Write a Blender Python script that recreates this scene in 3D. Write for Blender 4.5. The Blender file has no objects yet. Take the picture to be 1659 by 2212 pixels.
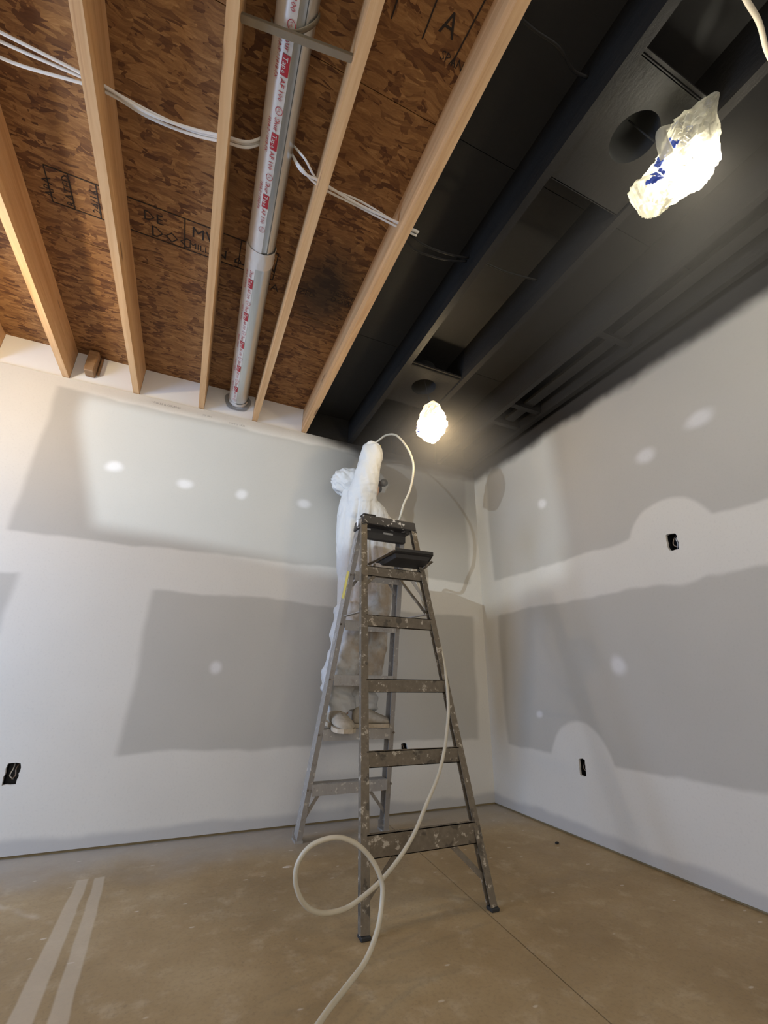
import bpy, bmesh, math, random
from mathutils import Vector, Matrix, noise
random.seed(7)
S = bpy.context.scene
C = S.collection
PI = math.pi
V = Vector

# ------------------------------------------------------------------ camera
CAM = V((0, 0, .85))
RT = V((.914326, -.404632, .0163)).normalized()
YAW, PITCH, ROLL = .410685457, .370038122, .0174174518
fwd = V((math.sin(YAW)*math.cos(PITCH), math.cos(YAW)*math.cos(PITCH), math.sin(PITCH)))
r0 = V((math.cos(YAW), -math.sin(YAW), 0)); u0 = r0.cross(fwd)
rr = r0*math.cos(ROLL)+u0*math.sin(ROLL); uu = -r0*math.sin(ROLL)+u0*math.cos(ROLL)
cd = bpy.data.cameras.new('camera'); cam = bpy.data.objects.new('camera', cd); C.objects.link(cam)
cam.matrix_world = Matrix(((rr.x, uu.x, -fwd.x, CAM.x), (rr.y, uu.y, -fwd.y, CAM.y), (rr.z, uu.z, -fwd.z, CAM.z), (0, 0, 0, 1)))
cd.sensor_fit = 'VERTICAL'; cd.sensor_height = 24; cd.lens = 24*929.534/2212; cd.clip_start = .02
S.camera = cam

# ------------------------------------------------------------------ world, lights, exposure
w = bpy.data.worlds.new('world'); S.world = w; w.use_nodes = True
bg = w.node_tree.nodes['Background']; bg.inputs[0].default_value = (.80, .77, .73, 1); bg.inputs[1].default_value = .36
S.view_settings.view_transform = 'Standard'; S.view_settings.look = 'None'
S.view_settings.exposure = 0; S.view_settings.gamma = 1; S.view_settings.use_curve_mapping = False

def light(name, kind, loc, e, col, **k):
    d = bpy.data.lights.new(name, kind); d.energy = e; d.color = col
    for a, b in k.items(): setattr(d, a, b)
    o = bpy.data.objects.new(name, d); C.objects.link(o); o.location = loc
    return o
def aim(o, t): o.rotation_euler = (V(t)-o.location).to_track_quat('-Z', 'Y').to_euler()
P_LAMP1, P_LAMP2, P_LAMP3, P_LAMP4, P_DAY, P_FILL = 36, 42, 28, 220, 84, 56
day = light('daylight_window', 'AREA', (-2.82, 1.95, 1.15), P_DAY, (.42, .62, 1), shape='RECTANGLE', size=1.3, size_y=.9)
aim(day, (2.27, 2.45, 1.0))
fill = light('fill_front', 'AREA', (-.4, -2.4, 1.5), P_FILL, (1, .95, .88), shape='RECTANGLE', size=3.6, size_y=2.2)  # warm fill light added behind the camera to lift the whole room
aim(fill, (.4, 3, 1.5))

# ------------------------------------------------------------------ node helpers
class NT:
    def __init__(s, name):
        s.m = bpy.data.materials.new(name); s.m.use_nodes = True; s.t = s.m.node_tree; s.n = s.t.nodes; s.b = s.n['Principled BSDF']
        s.out = s.n['Material Output']; s.co = s.n.new('ShaderNodeTexCoord').outputs['Object']
    def lk(s, a, b): s.t.links.new(a, b)
    def put(s, sock, v):
        if v is None: return
        if hasattr(v, 'is_output') or hasattr(v, 'links'): s.lk(v, sock)
        elif isinstance(v, (tuple, list)) and len(v) == 3 and sock.type == 'RGBA': sock.default_value = (*v, 1)
        else: sock.default_value = v
    def math(s, op, a, b=None, c=None, clamp=False):
        n = s.n.new('ShaderNodeMath'); n.operation = op; n.use_clamp = clamp
        for i, v in enumerate((a, b, c)): s.put(n.inputs[i], v)
        return n.outputs[0]
    def mapping(s, scale=(1, 1, 1), rot=(0, 0, 0), loc=(0, 0, 0), src=None):
        n = s.n.new('ShaderNodeMapping'); s.lk(src or s.co, n.inputs[0]); n.inputs[1].default_value = loc
        n.inputs[2].default_value = rot; n.inputs[3].default_value = scale; return n.outputs[0]
    def noise(s, scale, detail=2, vec=None, rough=.5, dist=0, col=False):
        n = s.n.new('ShaderNodeTexNoise'); s.lk(vec or s.co, n.inputs['Vector']); n.inputs['Scale'].default_value = scale
        n.inputs['Detail'].default_value = detail; n.inputs['Roughness'].default_value = rough; n.inputs['Distortion'].default_value = dist
        return n.outputs['Color' if col else 'Fac']
    def vor(s, scale, vec=None, feat='F1', out='Color', rand=1):
        n = s.n.new('ShaderNodeTexVoronoi'); n.feature = feat; s.lk(vec or s.co, n.inputs['Vector']); n.inputs['Scale'].default_value = scale
        n.inputs['Randomness'].default_value = rand; return n.outputs[out]
    def ramp(s, f, stops, interp='LINEAR'):
        n = s.n.new('ShaderNodeValToRGB'); s.lk(f, n.inputs[0]); r = n.color_ramp; r.interpolation = interp
        while len(r.elements) < len(stops): r.elements.new(.5)
        for e, (p, c) in zip(r.elements, stops): e.position = p; e.color = (*c, 1) if len(c) == 3 else c
        return n.outputs[0]
    def mix(s, f, a, b, mode='MIX'):
        n = s.n.new('ShaderNodeMix'); n.data_type = 'RGBA'; n.blend_type = mode
        s.put(n.inputs[0], f); s.put(n.inputs[6], a); s.put(n.inputs[7], b); return n.outputs[2]
    def sep(s, src=None):
        n = s.n.new('ShaderNodeSeparateXYZ'); s.lk(src or s.co, n.inputs[0]); return n.outputs
    def ss(s, v, a, b):
        n = s.n.new('ShaderNodeMapRange'); n.interpolation_type = 'SMOOTHSTEP'
        s.put(n.inputs[0], v); n.inputs[1].default_value = a; n.inputs[2].default_value = b; return n.outputs[0]
    def bump(s, h, strength=.2, dist=.01):
        n = s.n.new('ShaderNodeBump'); s.lk(h, n.inputs['Height']); n.inputs['Strength'].default_value = strength
        n.inputs['Distance'].default_value = dist; s.lk(n.outputs[0], s.b.inputs['Normal'])
    def rng(s, v, lo, hi, e):          # soft window lo..hi
        return s.math('MULTIPLY', s.ss(v, lo-e, lo+e), s.math('SUBTRACT', 1, s.ss(v, hi-e, hi+e)))
    def mul(s, *a):
        r = a[0]
        for x in a[1:]: r = s.math('MULTIPLY', r, x)
        return r
    def mx(s, *a):
        r = a[0]
        for x in a[1:]: r = s.math('MAXIMUM', r, x)
        return r
    def done(s, col=None, rough=.6, metal=0, spec=None):
        s.put(s.b.inputs['Base Color'], col); s.put(s.b.inputs['Roughness'], rough); s.put(s.b.inputs['Metallic'], metal)
        if spec is not None: s.b.inputs['Specular IOR Level'].default_value = spec
        return s.m

def plain(name, col, rough=.6, metal=0, var=.12, scale=30, spec=None):
    t = NT(name); f = t.noise(scale, 3)
    c = t.mix(f, tuple(x*(1-var) for x in col), tuple(min(1, x*(1+var)) for x in col))
    return t.done(c, rough, metal, spec)

# ---- floor: dusty concrete with tape residue stripes and compound spatter
t = NT('dusty_concrete'); x, y, z = t.sep()
big = t.noise(1.6, 4, rough=.6); mid = t.noise(9, 5, rough=.65); fine = t.noise(75, 3, rough=.7)
c = t.ramp(big, [(.3, (.265, .180, .084)), (.5, (.340, .240, .120)), (.7, (.42, .315, .175))])
c = t.mix(t.math('MULTIPLY', t.ss(mid, .5, .72), .45), c, (.52, .42, .28))
c = t.mix(t.math('MULTIPLY', t.ss(fine, .45, .75), .30), c, (.14, .10, .065))
dustn = t.math('ADD', y, t.math('MULTIPLY', t.noise(3, 3), .5))
c = t.mix(t.math('MULTIPLY', t.ss(dustn, 2.75, 3.3), .7), c, (.38, .36, .33))
sp = t.vor(6.5, t.mapping((1, 2.2, 1), (0, 0, .5), src=t.mapping((1, 1, 1))), out='Distance')
blot = t.math('ADD', sp, t.math('MULTIPLY', t.noise(38, 3), .10))
c = t.mix(t.math('MULTIPLY', t.math('SUBTRACT', 1, t.ss(blot, .095, .14)), .55), c, (.66, .59, .49))
jx = t.math('ADD', x, t.math('MULTIPLY', t.noise(5, 2), .012))
def stripe(xa0, xa1, ya, xb0, xb1, yb, e=.004):   # band whose edges run from (ya) to (yb)
    k = t.math('DIVIDE', t.math('SUBTRACT', y, ya), yb-ya)
    lo = t.math('ADD', xa0, t.math('MULTIPLY', k, xb0-xa0)); hi = t.math('ADD', xa1, t.math('MULTIPLY', k, xb1-xa1))
    a = t.ss(t.math('SUBTRACT', jx, lo), -e, e); b = t.ss(t.math('SUBTRACT', hi, jx), -e, e)
    return t.mul(a, b)
ends = t.math('SUBTRACT', 1, t.ss(y, 2.69, 2.705))
st = t.mul(t.mx(stripe(-.262, -.200, 1.75, -.262, -.219, 2.70), stripe(-.166, -.118, 1.75, -.196, -.156, 2.70)), ends)
c = t.mix(t.math('MULTIPLY', st, .55), c, (.56, .48, .37))
ch = t.mul(t.rng(t.math('ADD', t.math('MULTIPLY', x, .95), y), 2.045, 2.075, .02), t.math('SUBTRACT', 1, t.ss(x, -.30, -.27)), t.ss(t.noise(7, 3), .35, .6))
c = t.mix(t.math('MULTIPLY', ch, .6), c, (.56, .48, .38))
t.bump(mid, .12, .01)
M_FLOOR = t.done(c, t.ramp(mid, [(.3, (.45,)*3), (.7, (.7,)*3)]), spec=.35)

# ---- drywall: grey paper, joint compound bands, screw spots, black overspray
def drywall(name, horiz, bare, spots, circles, spray):
    t = NT(name); s = t.sep(); h = s[0] if horiz == 'x' else s[1]; z = s[2]
    wob = t.noise(3.5, 2); wz = t.math('ADD', z, t.math('MULTIPLY', t.math('SUBTRACT', wob, .5), .07))
    wh = t.math('ADD', h, t.math('MULTIPLY', t.math('SUBTRACT', t.noise(2.5, 2, t.mapping((1, 1, 1), loc=(5, 5, 5))), .5), .06))
    m = None
    for (a, b, c0, c1) in bare:
        k = t.mul(t.rng(wh, a, b, .025), t.rng(wz, c0, c1, .014)); m = k if m is None else t.mx(m, k)
    def blob(hc, zc, rh, rz, e0, e1):
        dh = t.math('DIVIDE', t.math('SUBTRACT', wh, hc), rh); dz = t.math('DIVIDE', t.math('SUBTRACT', wz, zc), rz)
        r = t.math('SQRT', t.math('ADD', t.math('POWER', dh, 2.0), t.math('POWER', dz, 2.0)))
        return t.math('SUBTRACT', 1, t.ss(r, e0, e1))
    for (hc, zc, r) in circles: m = t.math('MULTIPLY', m, t.math('SUBTRACT', 1, blob(hc, zc, r, r, .93, 1.05)))
    sm = None
    for (hc, zc, rh, rz) in spots:
        k = blob(hc, zc, rh, rz, .3, 1.1); sm = k if sm is None else t.mx(sm, k)
    fine = t.noise(90, 2); cloud = t.noise(2.2, 3)
    bare_c = t.mix(cloud, (.44, .42, .375), (.49, .465, .415))
    mud_c = t.mix(cloud, (.61, .58, .52), (.68, .65, .585))
    c = t.mix(m, mud_c, bare_c); c = t.mix(t.math('MULTIPLY', sm, .75), c, (.72, .70, .68))
    c = t.mix(t.math('MULTIPLY', t.ss(fine, .5, .8), .10), c, (.3, .28, .26))
    # scuffed grey strip at the bottom, with thin dark marks
    low = t.math('SUBTRACT', 1, t.ss(t.math('ADD', z, t.math('MULTIPLY', t.noise(4, 3), .06)), .085, .125))
    c = t.mix(t.math('MULTIPLY', low, .6), c, (.36, .35, .345))
    # spray of black paint
    n1 = t.noise(2.6, 3); n2 = t.noise(11, 3)
    zz = t.math('ADD', z, t.math('ADD', t.math('MULTIPLY', t.math('SUBTRACT', n1, .5), .10), t.math('MULTIPLY', t.math('SUBTRACT', n2, .5), .035)))
    if spray == 'back':
        lim = t.math('SUBTRACT', zz, t.math('MULTIPLY', t.math('SUBTRACT', 1, t.ss(h, .58, 1.15)), .16))
        k = t.math('POWER', t.ss(lim, 2.42, 2.68), 1.6); k = t.math('MULTIPLY', k, t.ss(h, .52, .85))
        haze = t.mul(t.ss(z, 1.75, 2.6), t.ss(h, .55, 1.2), .62); k = t.mx(k, haze)
    else:
        k = t.ss(zz, 2.55, 2.66)
    c = t.mix(t.math('MULTIPLY', k, .985), c, (.018, .016, .015))
    t.bump(t.math('ADD', t.math('MULTIPLY', m, -.6), t.math('MULTIPLY', fine, .12)), .15, .004)
    return t.done(c, t.math('SUBTRACT', .75, t.math('MULTIPLY', k, .2)), spec=.3)
M_WALLB = drywall('drywall_back', 'x', [(-.245, 2.165, .435, 1.35), (-4, -.945, .42, 1.378), (-1.06, 2.165, 1.63, 2.64)],
    [(-.627, 2.131, .07, .05), (-.184, 2.11, .07, .045), (.2, 2.095, .055, .05), (.665, 2.106, .07, .045), (.204, .897, .05, .05), (1.5, 2.09, .06, .05), (1.1, 1.0, .05, .05)],
    [], 'back')
M_WALLR = drywall('drywall_right', 'y', [(-3, 2.90, 1.63, 2.72), (-3, 2.885, .43, 1.35)],
    [(1.421, 2.087, .08, .06), (1.104, 2.151, .09, .06), (2.266, 2.09, .06, .05), (1.845, .937, .06, .07), (2.523, .637, .04, .03), (.6, 2.1, .07, .05)],
    [(1.386, 1.56, .24), (2.205, .38, .24)], 'right')
M_WALLP = plain('drywall_plain', (.5, .48, .46), .8, var=.08, scale=2)
M_FOIL = plain('white_rim_panel', (.80, .80, .79), .5, var=.04, scale=5)
M_CORE = plain('gypsum_core', (.55, .52, .47), .9)

# ---- softwood joists
def wood(name, lo, mid, hi, along='y', rough=.55):
    t = NT(name); sc = {'x': (1.2, 28, 28), 'y': (28, 1.2, 28), 'z': (28, 28, 1.2)}[along]
    g = t.noise(1, 5, t.mapping(sc), .65, dist=.6)
    g2 = t.noise(1, 2, t.mapping(tuple(q*4 for q in sc)))
    c = t.ramp(g, [(.3, lo), (.5, mid), (.72, hi)]); c = t.mix(t.math('MULTIPLY', g2, .35), c, mid)
    kn = t.vor(1, t.mapping({'x': (1.6, 9, 9), 'y': (9, 1.6, 9), 'z': (9, 9, 1.6)}[along]), out='Distance')
    c = t.mix(t.math('MULTIPLY', t.math('SUBTRACT', 1, t.ss(kn, .07, .12)), .75), c, (.16, .075, .03))
    t.bump(g, .12, .003); return t.done(c, rough, spec=.3)
M_WOOD = wood('pine_joist', (.50, .27, .115), (.64, .39, .19), (.74, .50, .27))
M_WOODD = wood('old_wood', (.20, .11, .05), (.30, .18, .09), (.38, .24, .13), 'x')
M_SOLE = wood('sole_plate_wood', (.16, .12, .06), (.24, .18, .09), (.32, .25, .14), 'x')
t = NT('black_ceiling_paint'); f = t.noise(55, 4, rough=.7); f2 = t.noise(3, 2); f3 = t.noise(1, 3, t.mapping((60, 6, 60)))
t.bump(t.math('ADD', f, t.math('MULTIPLY', f3, .6)), .35, .004)
M_BLACK = t.done(t.mix(f2, (.011, .010, .009), (.022, .020, .018)), t.ramp(f2, [(.3, (.42,)*3), (.7, (.55,)*3)]), spec=.22)
M_MATTEBLACK = plain('dark_void', (.01, .01, .01), .8)

# ---- OSB deck
t = NT('osb_sheathing'); x, y, z = t.sep()
oi = t.n.new('ShaderNodeObjectInfo').outputs['Random']
warp = t.noise(6, 2, col=True)
def flakes(rot, sc, loc):
    v = t.mapping(sc, (0, 0, rot), loc, src=t.mix(.05, t.co, warp))
    return t.sep(t.vor(1, v, out='Color'))[0], t.vor(1, v, out='Distance')
a, da = flakes(.12, (8.5, 36, 1), (0, 0, 0)); b, db = flakes(-.60, (10, 36, 1), (3, 1, 0)); d, dd = flakes(.80, (10, 38, 1), (7, 2, 0)); e, de = flakes(-.15, (17, 75, 1), (1, 9, 0)); e2, _ = flakes(.45, (20, 70, 1), (4, 5, 0))
sel = t.noise(12, 3)
v = t.mix(t.math('GREATER_THAN', b, .60), a, b); v = t.mix(t.math('GREATER_THAN', d, .70), v, d); v = t.mix(t.math('GREATER_THAN', e, .55), v, e); v = t.mix(t.math('GREATER_THAN', sel, .54), v, e2)
streak = t.noise(1, 3, t.mapping((30, 170, 1), (0, 0, .1), src=t.mix(.10, t.co, warp)), .7)
v = t.math('ADD', t.math('MULTIPLY', v, .55), t.math('MULTIPLY', streak, .42))
c = t.ramp(v, [(.14, (.085, .033, .013)), (.36, (.145, .062, .023)), (.55, (.215, .103, .037)), (.74, (.34, .175, .065)), (.92, (.56, .34, .14))])
edge = t.math('SUBTRACT', 1, t.ss(da, .0, .1))
sm = t.mul(t.math('SUBTRACT', 1, t.ss(t.math('SQRT', t.math('ADD', t.math('POWER', t.math('SUBTRACT', x, .42), 2.0), t.math('POWER', t.math('MULTIPLY', t.math('SUBTRACT', y, 1.86), .7), 2.0))), .03, .34)), .85)
c = t.mix(sm, c, (.018, .014, .010))
gm = t.mul(t.math('SUBTRACT', 1, t.ss(x, -1.04, -1.035)), t.rng(y, 1.70, 2.10, .01)); c = t.mix(t.math('MULTIPLY', gm, .75), c, (.34, .29, .23))
c = t.mix(t.ss(x, .60, .63), c, (.020, .019, .018))
t.bump(v, .35, .003); M_OSB = t.done(c, .62, spec=.3)
M_STAMP = plain('black_ink', (.022, .014, .010), .8)

# ---- metals, plastics, cloth
t = NT('galvanized_steel'); g = t.noise(1, 2, t.mapping((30, 2, 30))); M_GALV = t.done(t.mix(g, (.50, .53, .54), (.66, .68, .68)), .30, .85)
M_STRAP = plain('steel_strap', (.20, .17, .12), .5, .5)
t = NT('foil_tape'); g = t.noise(14, 3); t.bump(g, .25, .004); M_TAPE = t.done(t.mix(g, (.66, .62, .57), (.78, .75, .71)), .36, .25)
M_RED = plain('red_print', (.42, .018, .028), .5)
t = NT('ladder_aluminium'); x, y, z = t.sep()
n = t.noise(24, 5, rough=.7); n2 = t.noise(1, 4, t.mapping((60, 60, 9)), .7)
c = t.mix(n2, (.30, .275, .245), (.42, .395, .36))
c = t.mix(t.math('MULTIPLY', t.ss(n, .56, .66), .40), c, (.17, .135, .10)); c = t.mix(t.math('MULTIPLY', t.ss(t.noise(42, 3), .62, .68), .7), c, (.62, .58, .50))
t.bump(n, .2, .002); M_RAIL = t.done(c, .48, .30)
t = NT('ladder_aluminium_dirty'); n = t.noise(30, 5, rough=.7)
c = t.mix(t.noise(60, 3), (.11, .085, .055), (.20, .165, .12)); c = t.mix(t.math('MULTIPLY', t.ss(n, .57, .64), .8), c, (.52, .46, .37)); c = t.mix(t.math('MULTIPLY', t.ss(t.noise(17, 3), .60, .66), .7), c, (.05, .042, .03))
t.bump(n, .25, .002); M_RAILD = t.done(c, .6, .12)
t = NT('black_plastic_spattered'); n = t.noise(26, 4, rough=.65)
c = t.mix(t.ss(n, .58, .62), (.035, .030, .026), (.50, .47, .42)); t.bump(n, .3, .002); M_CAP = t.done(c, .55)
M_CAPD = plain('black_plastic', (.030, .026, .022), .6, var=.3)
M_YEL = plain('yellow_label', (.62, .50, .10), .5); M_LABEL = plain('worn_label', (.38, .36, .33), .5, var=.35, scale=120)
M_RUB = plain('black_rubber', (.02, .02, .02), .7)
t = NT('white_coverall'); x, y, z = t.sep(); n = t.noise(7, 4, rough=.6); f = t.noise(30, 3)
dirt = t.mul(t.ss(z, .70, .95), t.math('SUBTRACT', 1, t.ss(z, 1.45, 2.0)), t.ss(x, .84, .95), t.ss(n, .30, .58), .75)
c = t.mix(dirt, (.54, .54, .53), (.40, .30, .20)); c = t.mix(t.mul(t.math('SUBTRACT', 1, t.ss(z, .95, 1.3)), t.ss(f, .5, .7), t.ss(z, .72, .85), .35), c, (.40, .32, .22))
t.bump(t.math('ADD', n, t.math('MULTIPLY', f, .3)), .6, .02); M_SUIT = t.done(c, .7, spec=.25)
M_SKIN = plain('skin', (.55, .34, .24), .5, var=.06)
M_GLOVE = plain('dark_glove', (.10, .07, .05), .7)
M_MASK = plain('respirator_grey', (.07, .075, .085), .5)
t = NT('dusty_shoe'); n = t.noise(40, 4); c = t.mix(n, (.30, .25, .18), (.56, .50, .40)); t.bump(n, .5, .004); M_SHOE = t.done(c, .8)
M_SOLEB = plain('shoe_sole', (.50, .42, .31), .8, var=.3, scale=60)
M_LACE = plain('shoe_lace', (.24, .19, .13), .8)
M_HOSE = plain('hose_rubber', (.50, .45, .345), .45, var=.16, scale=14)
M_CABLE = plain('white_cable', (.74, .72, .68), .4, var=.06)
M_BLUEBOX = plain('dark_box', (.012, .012, .014), .6); M_WIRE = plain('copper_wire', (.30, .22, .16), .5)
M_RUST = plain('rusty_bowl', (.35, .14, .06), .8, var=.3)

def bag_mat(name, lo=(.58, .55, .46), hi=(.68, .66, .58), tf=.38):
    t = NT(name); n = t.noise(22, 3); c = t.mix(n, lo, hi)
    t.bump(n, .5, .01)
    for i in t.n:
        if i.type == 'BUMP': nb = i.outputs[0]
    df = t.n.new('ShaderNodeBsdfDiffuse'); tl = t.n.new('ShaderNodeBsdfTranslucent'); tr = t.n.new('ShaderNodeBsdfTransparent')
    m1 = t.n.new('ShaderNodeMixShader'); m2 = t.n.new('ShaderNodeMixShader')
    t.lk(c, df.inputs[0]); t.lk(c, tl.inputs[0]); t.lk(nb, df.inputs['Normal']); t.lk(nb, tl.inputs['Normal'])
    m1.inputs[0].default_value = tf; t.lk(df.outputs[0], m1.inputs[1]); t.lk(tl.outputs[0], m1.inputs[2])
    m2.inputs[0].default_value = .34; t.lk(m1.outputs[0], m2.inputs[1]); t.lk(tr.outputs[0], m2.inputs[2])
    t.lk(m2.outputs[0], t.out.inputs[0]); return t.m
M_BAG = bag_mat('plastic_bag'); M_BAG2 = bag_mat('plastic_bag_printed', (.36, .34, .27), (.46, .44, .36), .16)
M_BLUE = plain('blue_print', (.035, .09, .50), .5)
M_GREY = plain('grey_print', (.30, .30, .30), .6)
def emis(name, col, s):
    t = NT(name); e = t.n.new('ShaderNodeEmission'); e.inputs[0].default_value = (*col, 1); e.inputs[1].default_value = s
    t.lk(e.outputs[0], t.out.inputs[0]); return t.m

# ------------------------------------------------------------------ geometry helpers
class MB:
    def __init__(s): s.v = []; s.f = []; s.mi = []
    def add(s, vs, fs, mi=0):
        k = len(s.v); s.v += [tuple(p) for p in vs]; s.f += [tuple(i+k for i in f) for f in fs]; s.mi += [mi]*len(fs); return s
    def box(s, a, b, mi=0):
        x0, y0, z0 = a; x1, y1, z1 = b
        return s.add([(x0, y0, z0), (x1, y0, z0), (x1, y1, z0), (x0, y1, z0), (x0, y0, z1), (x1, y0, z1), (x1, y1, z1), (x0, y1, z1)],
                     [(0, 3, 2, 1), (4, 5, 6, 7), (0, 1, 5, 4), (1, 2, 6, 5), (2, 3, 7, 6), (3, 0, 4, 7)], mi)
    def hexa(s, p, mi=0): return s.add(p, [(0, 3, 2, 1), (4, 5, 6, 7), (0, 1, 5, 4), (1, 2, 6, 5), (2, 3, 7, 6), (3, 0, 4, 7)], mi)
    def prism(s, p0, p1, poly, side, mi=0):      # section polygon (u along 'side', v across) swept p0 -> p1
        p0 = V(p0); p1 = V(p1); d = (p1-p0).normalized(); u = (V(side)-d*V(side).dot(d)).normalized(); v = d.cross(u)
        n = len(poly); vs = [p0+u*a+v*b for a, b in poly]+[p1+u*a+v*b for a, b in poly]
        return s.add(vs, [(i, (i+1) % n, n+(i+1) % n, n+i) for i in range(n)]+[tuple(reversed(range(n))), tuple(range(n, 2*n))], mi)
    def bar(s, p0, p1, w, h, side=(1, 0, 0), mi=0):
        return s.prism(p0, p1, [(-w/2, -h/2), (w/2, -h/2), (w/2, h/2), (-w/2, h/2)], side, mi)
    def tube(s, pts, r, n=10, mi=0, cap=True):
        pts = [V(p) for p in pts]; m = len(pts); rad = r if isinstance(r, (list, tuple)) else [r]*m
        vs = []; up = V((.13, .31, .94)).normalized(); pu = None
        for i, p in enumerate(pts):
            d = (pts[min(i+1, m-1)]-pts[max(i-1, 0)]).normalized()
            u = (pu-d*pu.dot(d)) if pu else up.cross(d)
            if u.length < 1e-4: u = V((1, 0, 0)).cross(d)
            u.normalize(); pu = u; v = d.cross(u); q = rad[i]; qa, qb = q if isinstance(q, tuple) else (q, q)
            vs += [p+u*math.cos(2*PI*k/n)*qa+v*math.sin(2*PI*k/n)*qb for k in range(n)]
        fs = [(i*n+k, i*n+(k+1) % n, (i+1)*n+(k+1) % n, (i+1)*n+k) for i in range(m-1) for k in range(n)]
        if cap: fs += [tuple(reversed(range(n))), tuple(range((m-1)*n, m*n))]
        return s.add(vs, fs, mi)
    def rings(s, rs, n=20, mi=0):                # horizontal elliptical rings (x,y,z,rx,ry)
        vs = []
        for (x, y, z, rx, ry) in rs: vs += [(x+rx*math.cos(2*PI*k/n), y+ry*math.sin(2*PI*k/n), z) for k in range(n)]
        m = len(rs); fs = [(i*n+k, i*n+(k+1) % n, (i+1)*n+(k+1) % n, (i+1)*n+k) for i in range(m-1) for k in range(n)]
        return s.add(vs, fs+[tuple(reversed(range(n))), tuple(range((m-1)*n, m*n))], mi)
    def ball(s, c, r, rot=None, nu=16, nv=10, mi=0, fn=None):
        r = r if isinstance(r, (tuple, list)) else (r, r, r); c = V(c); rot = rot or Matrix.Identity(3); vs = []
        for j in range(nv+1):
            th = PI*j/nv
            for k in range(nu):
                ph = 2*PI*k/nu; d = V((math.sin(th)*math.cos(ph), math.sin(th)*math.sin(ph), math.cos(th)))
                q = V((d.x*r[0], d.y*r[1], d.z*r[2]))
                if fn: q = fn(d, q)
                vs.append(c+rot @ q)
        fs = []
        for j in range(nv):
            for k in range(nu):
                a, b, c2, d2 = j*nu+k, (j+1)*nu+k, (j+1)*nu+(k+1) % nu, j*nu+(k+1) % nu
                fs.append((a, b, c2, d2))
        return s.add(vs, fs, mi)
    def build(s, name, mats, parent=None, smooth=False, bevel=0, weld=False):
        me = bpy.data.meshes.new(name); me.from_pydata(s.v, [], s.f); me.validate()
        for m in (mats if isinstance(mats, (list, tuple)) else [mats]): me.materials.append(m)
        if any(s.mi) and len(me.polygons) == len(s.mi):
            for p, i in zip(me.polygons, s.mi): p.material_index = i
        bm = bmesh.new(); bm.from_mesh(me)
        if weld: bmesh.ops.remove_doubles(bm, verts=bm.verts, dist=1e-5)
        bmesh.ops.recalc_face_normals(bm, faces=bm.faces)
        if bevel: bmesh.ops.bevel(bm, geom=list(bm.edges), offset=bevel, segments=1, affect='EDGES', clamp_overlap=True)
        bm.to_mesh(me); bm.free()
        if smooth: me.polygons.foreach_set('use_smooth', [True]*len(me.polygons))
        o = bpy.data.objects.new(name, me); C.objects.link(o)
        if parent: o.parent = parent
        return o
def empty(name, loc, label, cat, group=None):
    o = bpy.data.objects.new(name, None); C.objects.link(o); o.location = loc; o.empty_display_size = .05
    tag(o, label, cat, group); bpy.context.view_layer.update(); return o
def adopt(root, *objs):      # parts are modelled in world space; keep them there
    for o in objs: o.parent = root; o.matrix_parent_inverse = Matrix.Translation(-root.location) if root.type == 'EMPTY' else Matrix.Identity(4)
    return objs[0] if len(objs) == 1 else objs
def tag(o, label, cat, group=None):
    o['label'] = label; o['category'] = cat
    if group: o['group'] = group
    return o
def struct(o, label=None):
    o['kind'] = 'structure'
    if label: o['label'] = label
    return o
def catmull(pts, n=6):
    pts = [V(p) for p in pts]; P = [pts[0]*2-pts[1]]+pts+[pts[-1]*2-pts[-2]]; out = []
    for i in range(1, len(P)-2):
        a, b, c, d = P[i-1:i+3]
        for k in range(n):
            s = k/n; out.append(.5*((2*b)+(c-a)*s+(2*a-5*b+4*c-d)*s*s+(3*b-a-3*c+d)*s**3))
    return out+[pts[-1]]
_font = {}
def text_data(txt, size):
    k = (txt, size)
    if k in _font: return _font[k]
    cu = bpy.data.curves.new('t', 'FONT'); cu.body = txt; cu.size = size; cu.resolution_u = 1
    ob = bpy.data.objects.new('t', cu); C.objects.link(ob); bpy.context.view_layer.update()
    me = bpy.data.meshes.new_from_object(ob.evaluated_get(bpy.context.evaluated_depsgraph_get()))
    r = ([tuple(v.co) for v in me.vertices], [tuple(p.vertices) for p in me.polygons])
    bpy.data.objects.remove(ob); bpy.data.curves.remove(cu); bpy.data.meshes.remove(me); _font[k] = r; return r

# ================================================================== STRUCTURE
YB, XR, ZJ, ZD = 3.079, 2.277, 2.73, 2.955
# floor: slabs split by a sawn control joint
def fl(poly, th=.08):
    m = MB(); n = len(poly); m.add([(x, y, 0) for x, y in poly]+[(x, y, -th) for x, y in poly],
        [tuple(range(n)), tuple(reversed(range(n, 2*n)))]+[(i, n+i, n+(i+1) % n, (i+1) % n) for i in range(n)]); return m
def jnt(y): return 1.306+(y-2.456)*.0805
g = .0022
floor = struct(fl([(-3, -2.6), (jnt(-2.6)-g, -2.6), (jnt(3.2)-g, 3.2), (-3, 3.2)]).build('floor', M_FLOOR))
fb = fl([(jnt(-2.6)+g, -2.6), (2.45, -2.6), (2.45, 3.2), (jnt(3.2)+g, 3.2)]).build('slab', M_FLOOR); fb.parent = floor
m = MB(); m.box((.9, -2.6, -.075), (1.7, 3.2, -.012)); o = m.build('joint_bottom', M_MATTEBLACK); o.parent = floor

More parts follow.
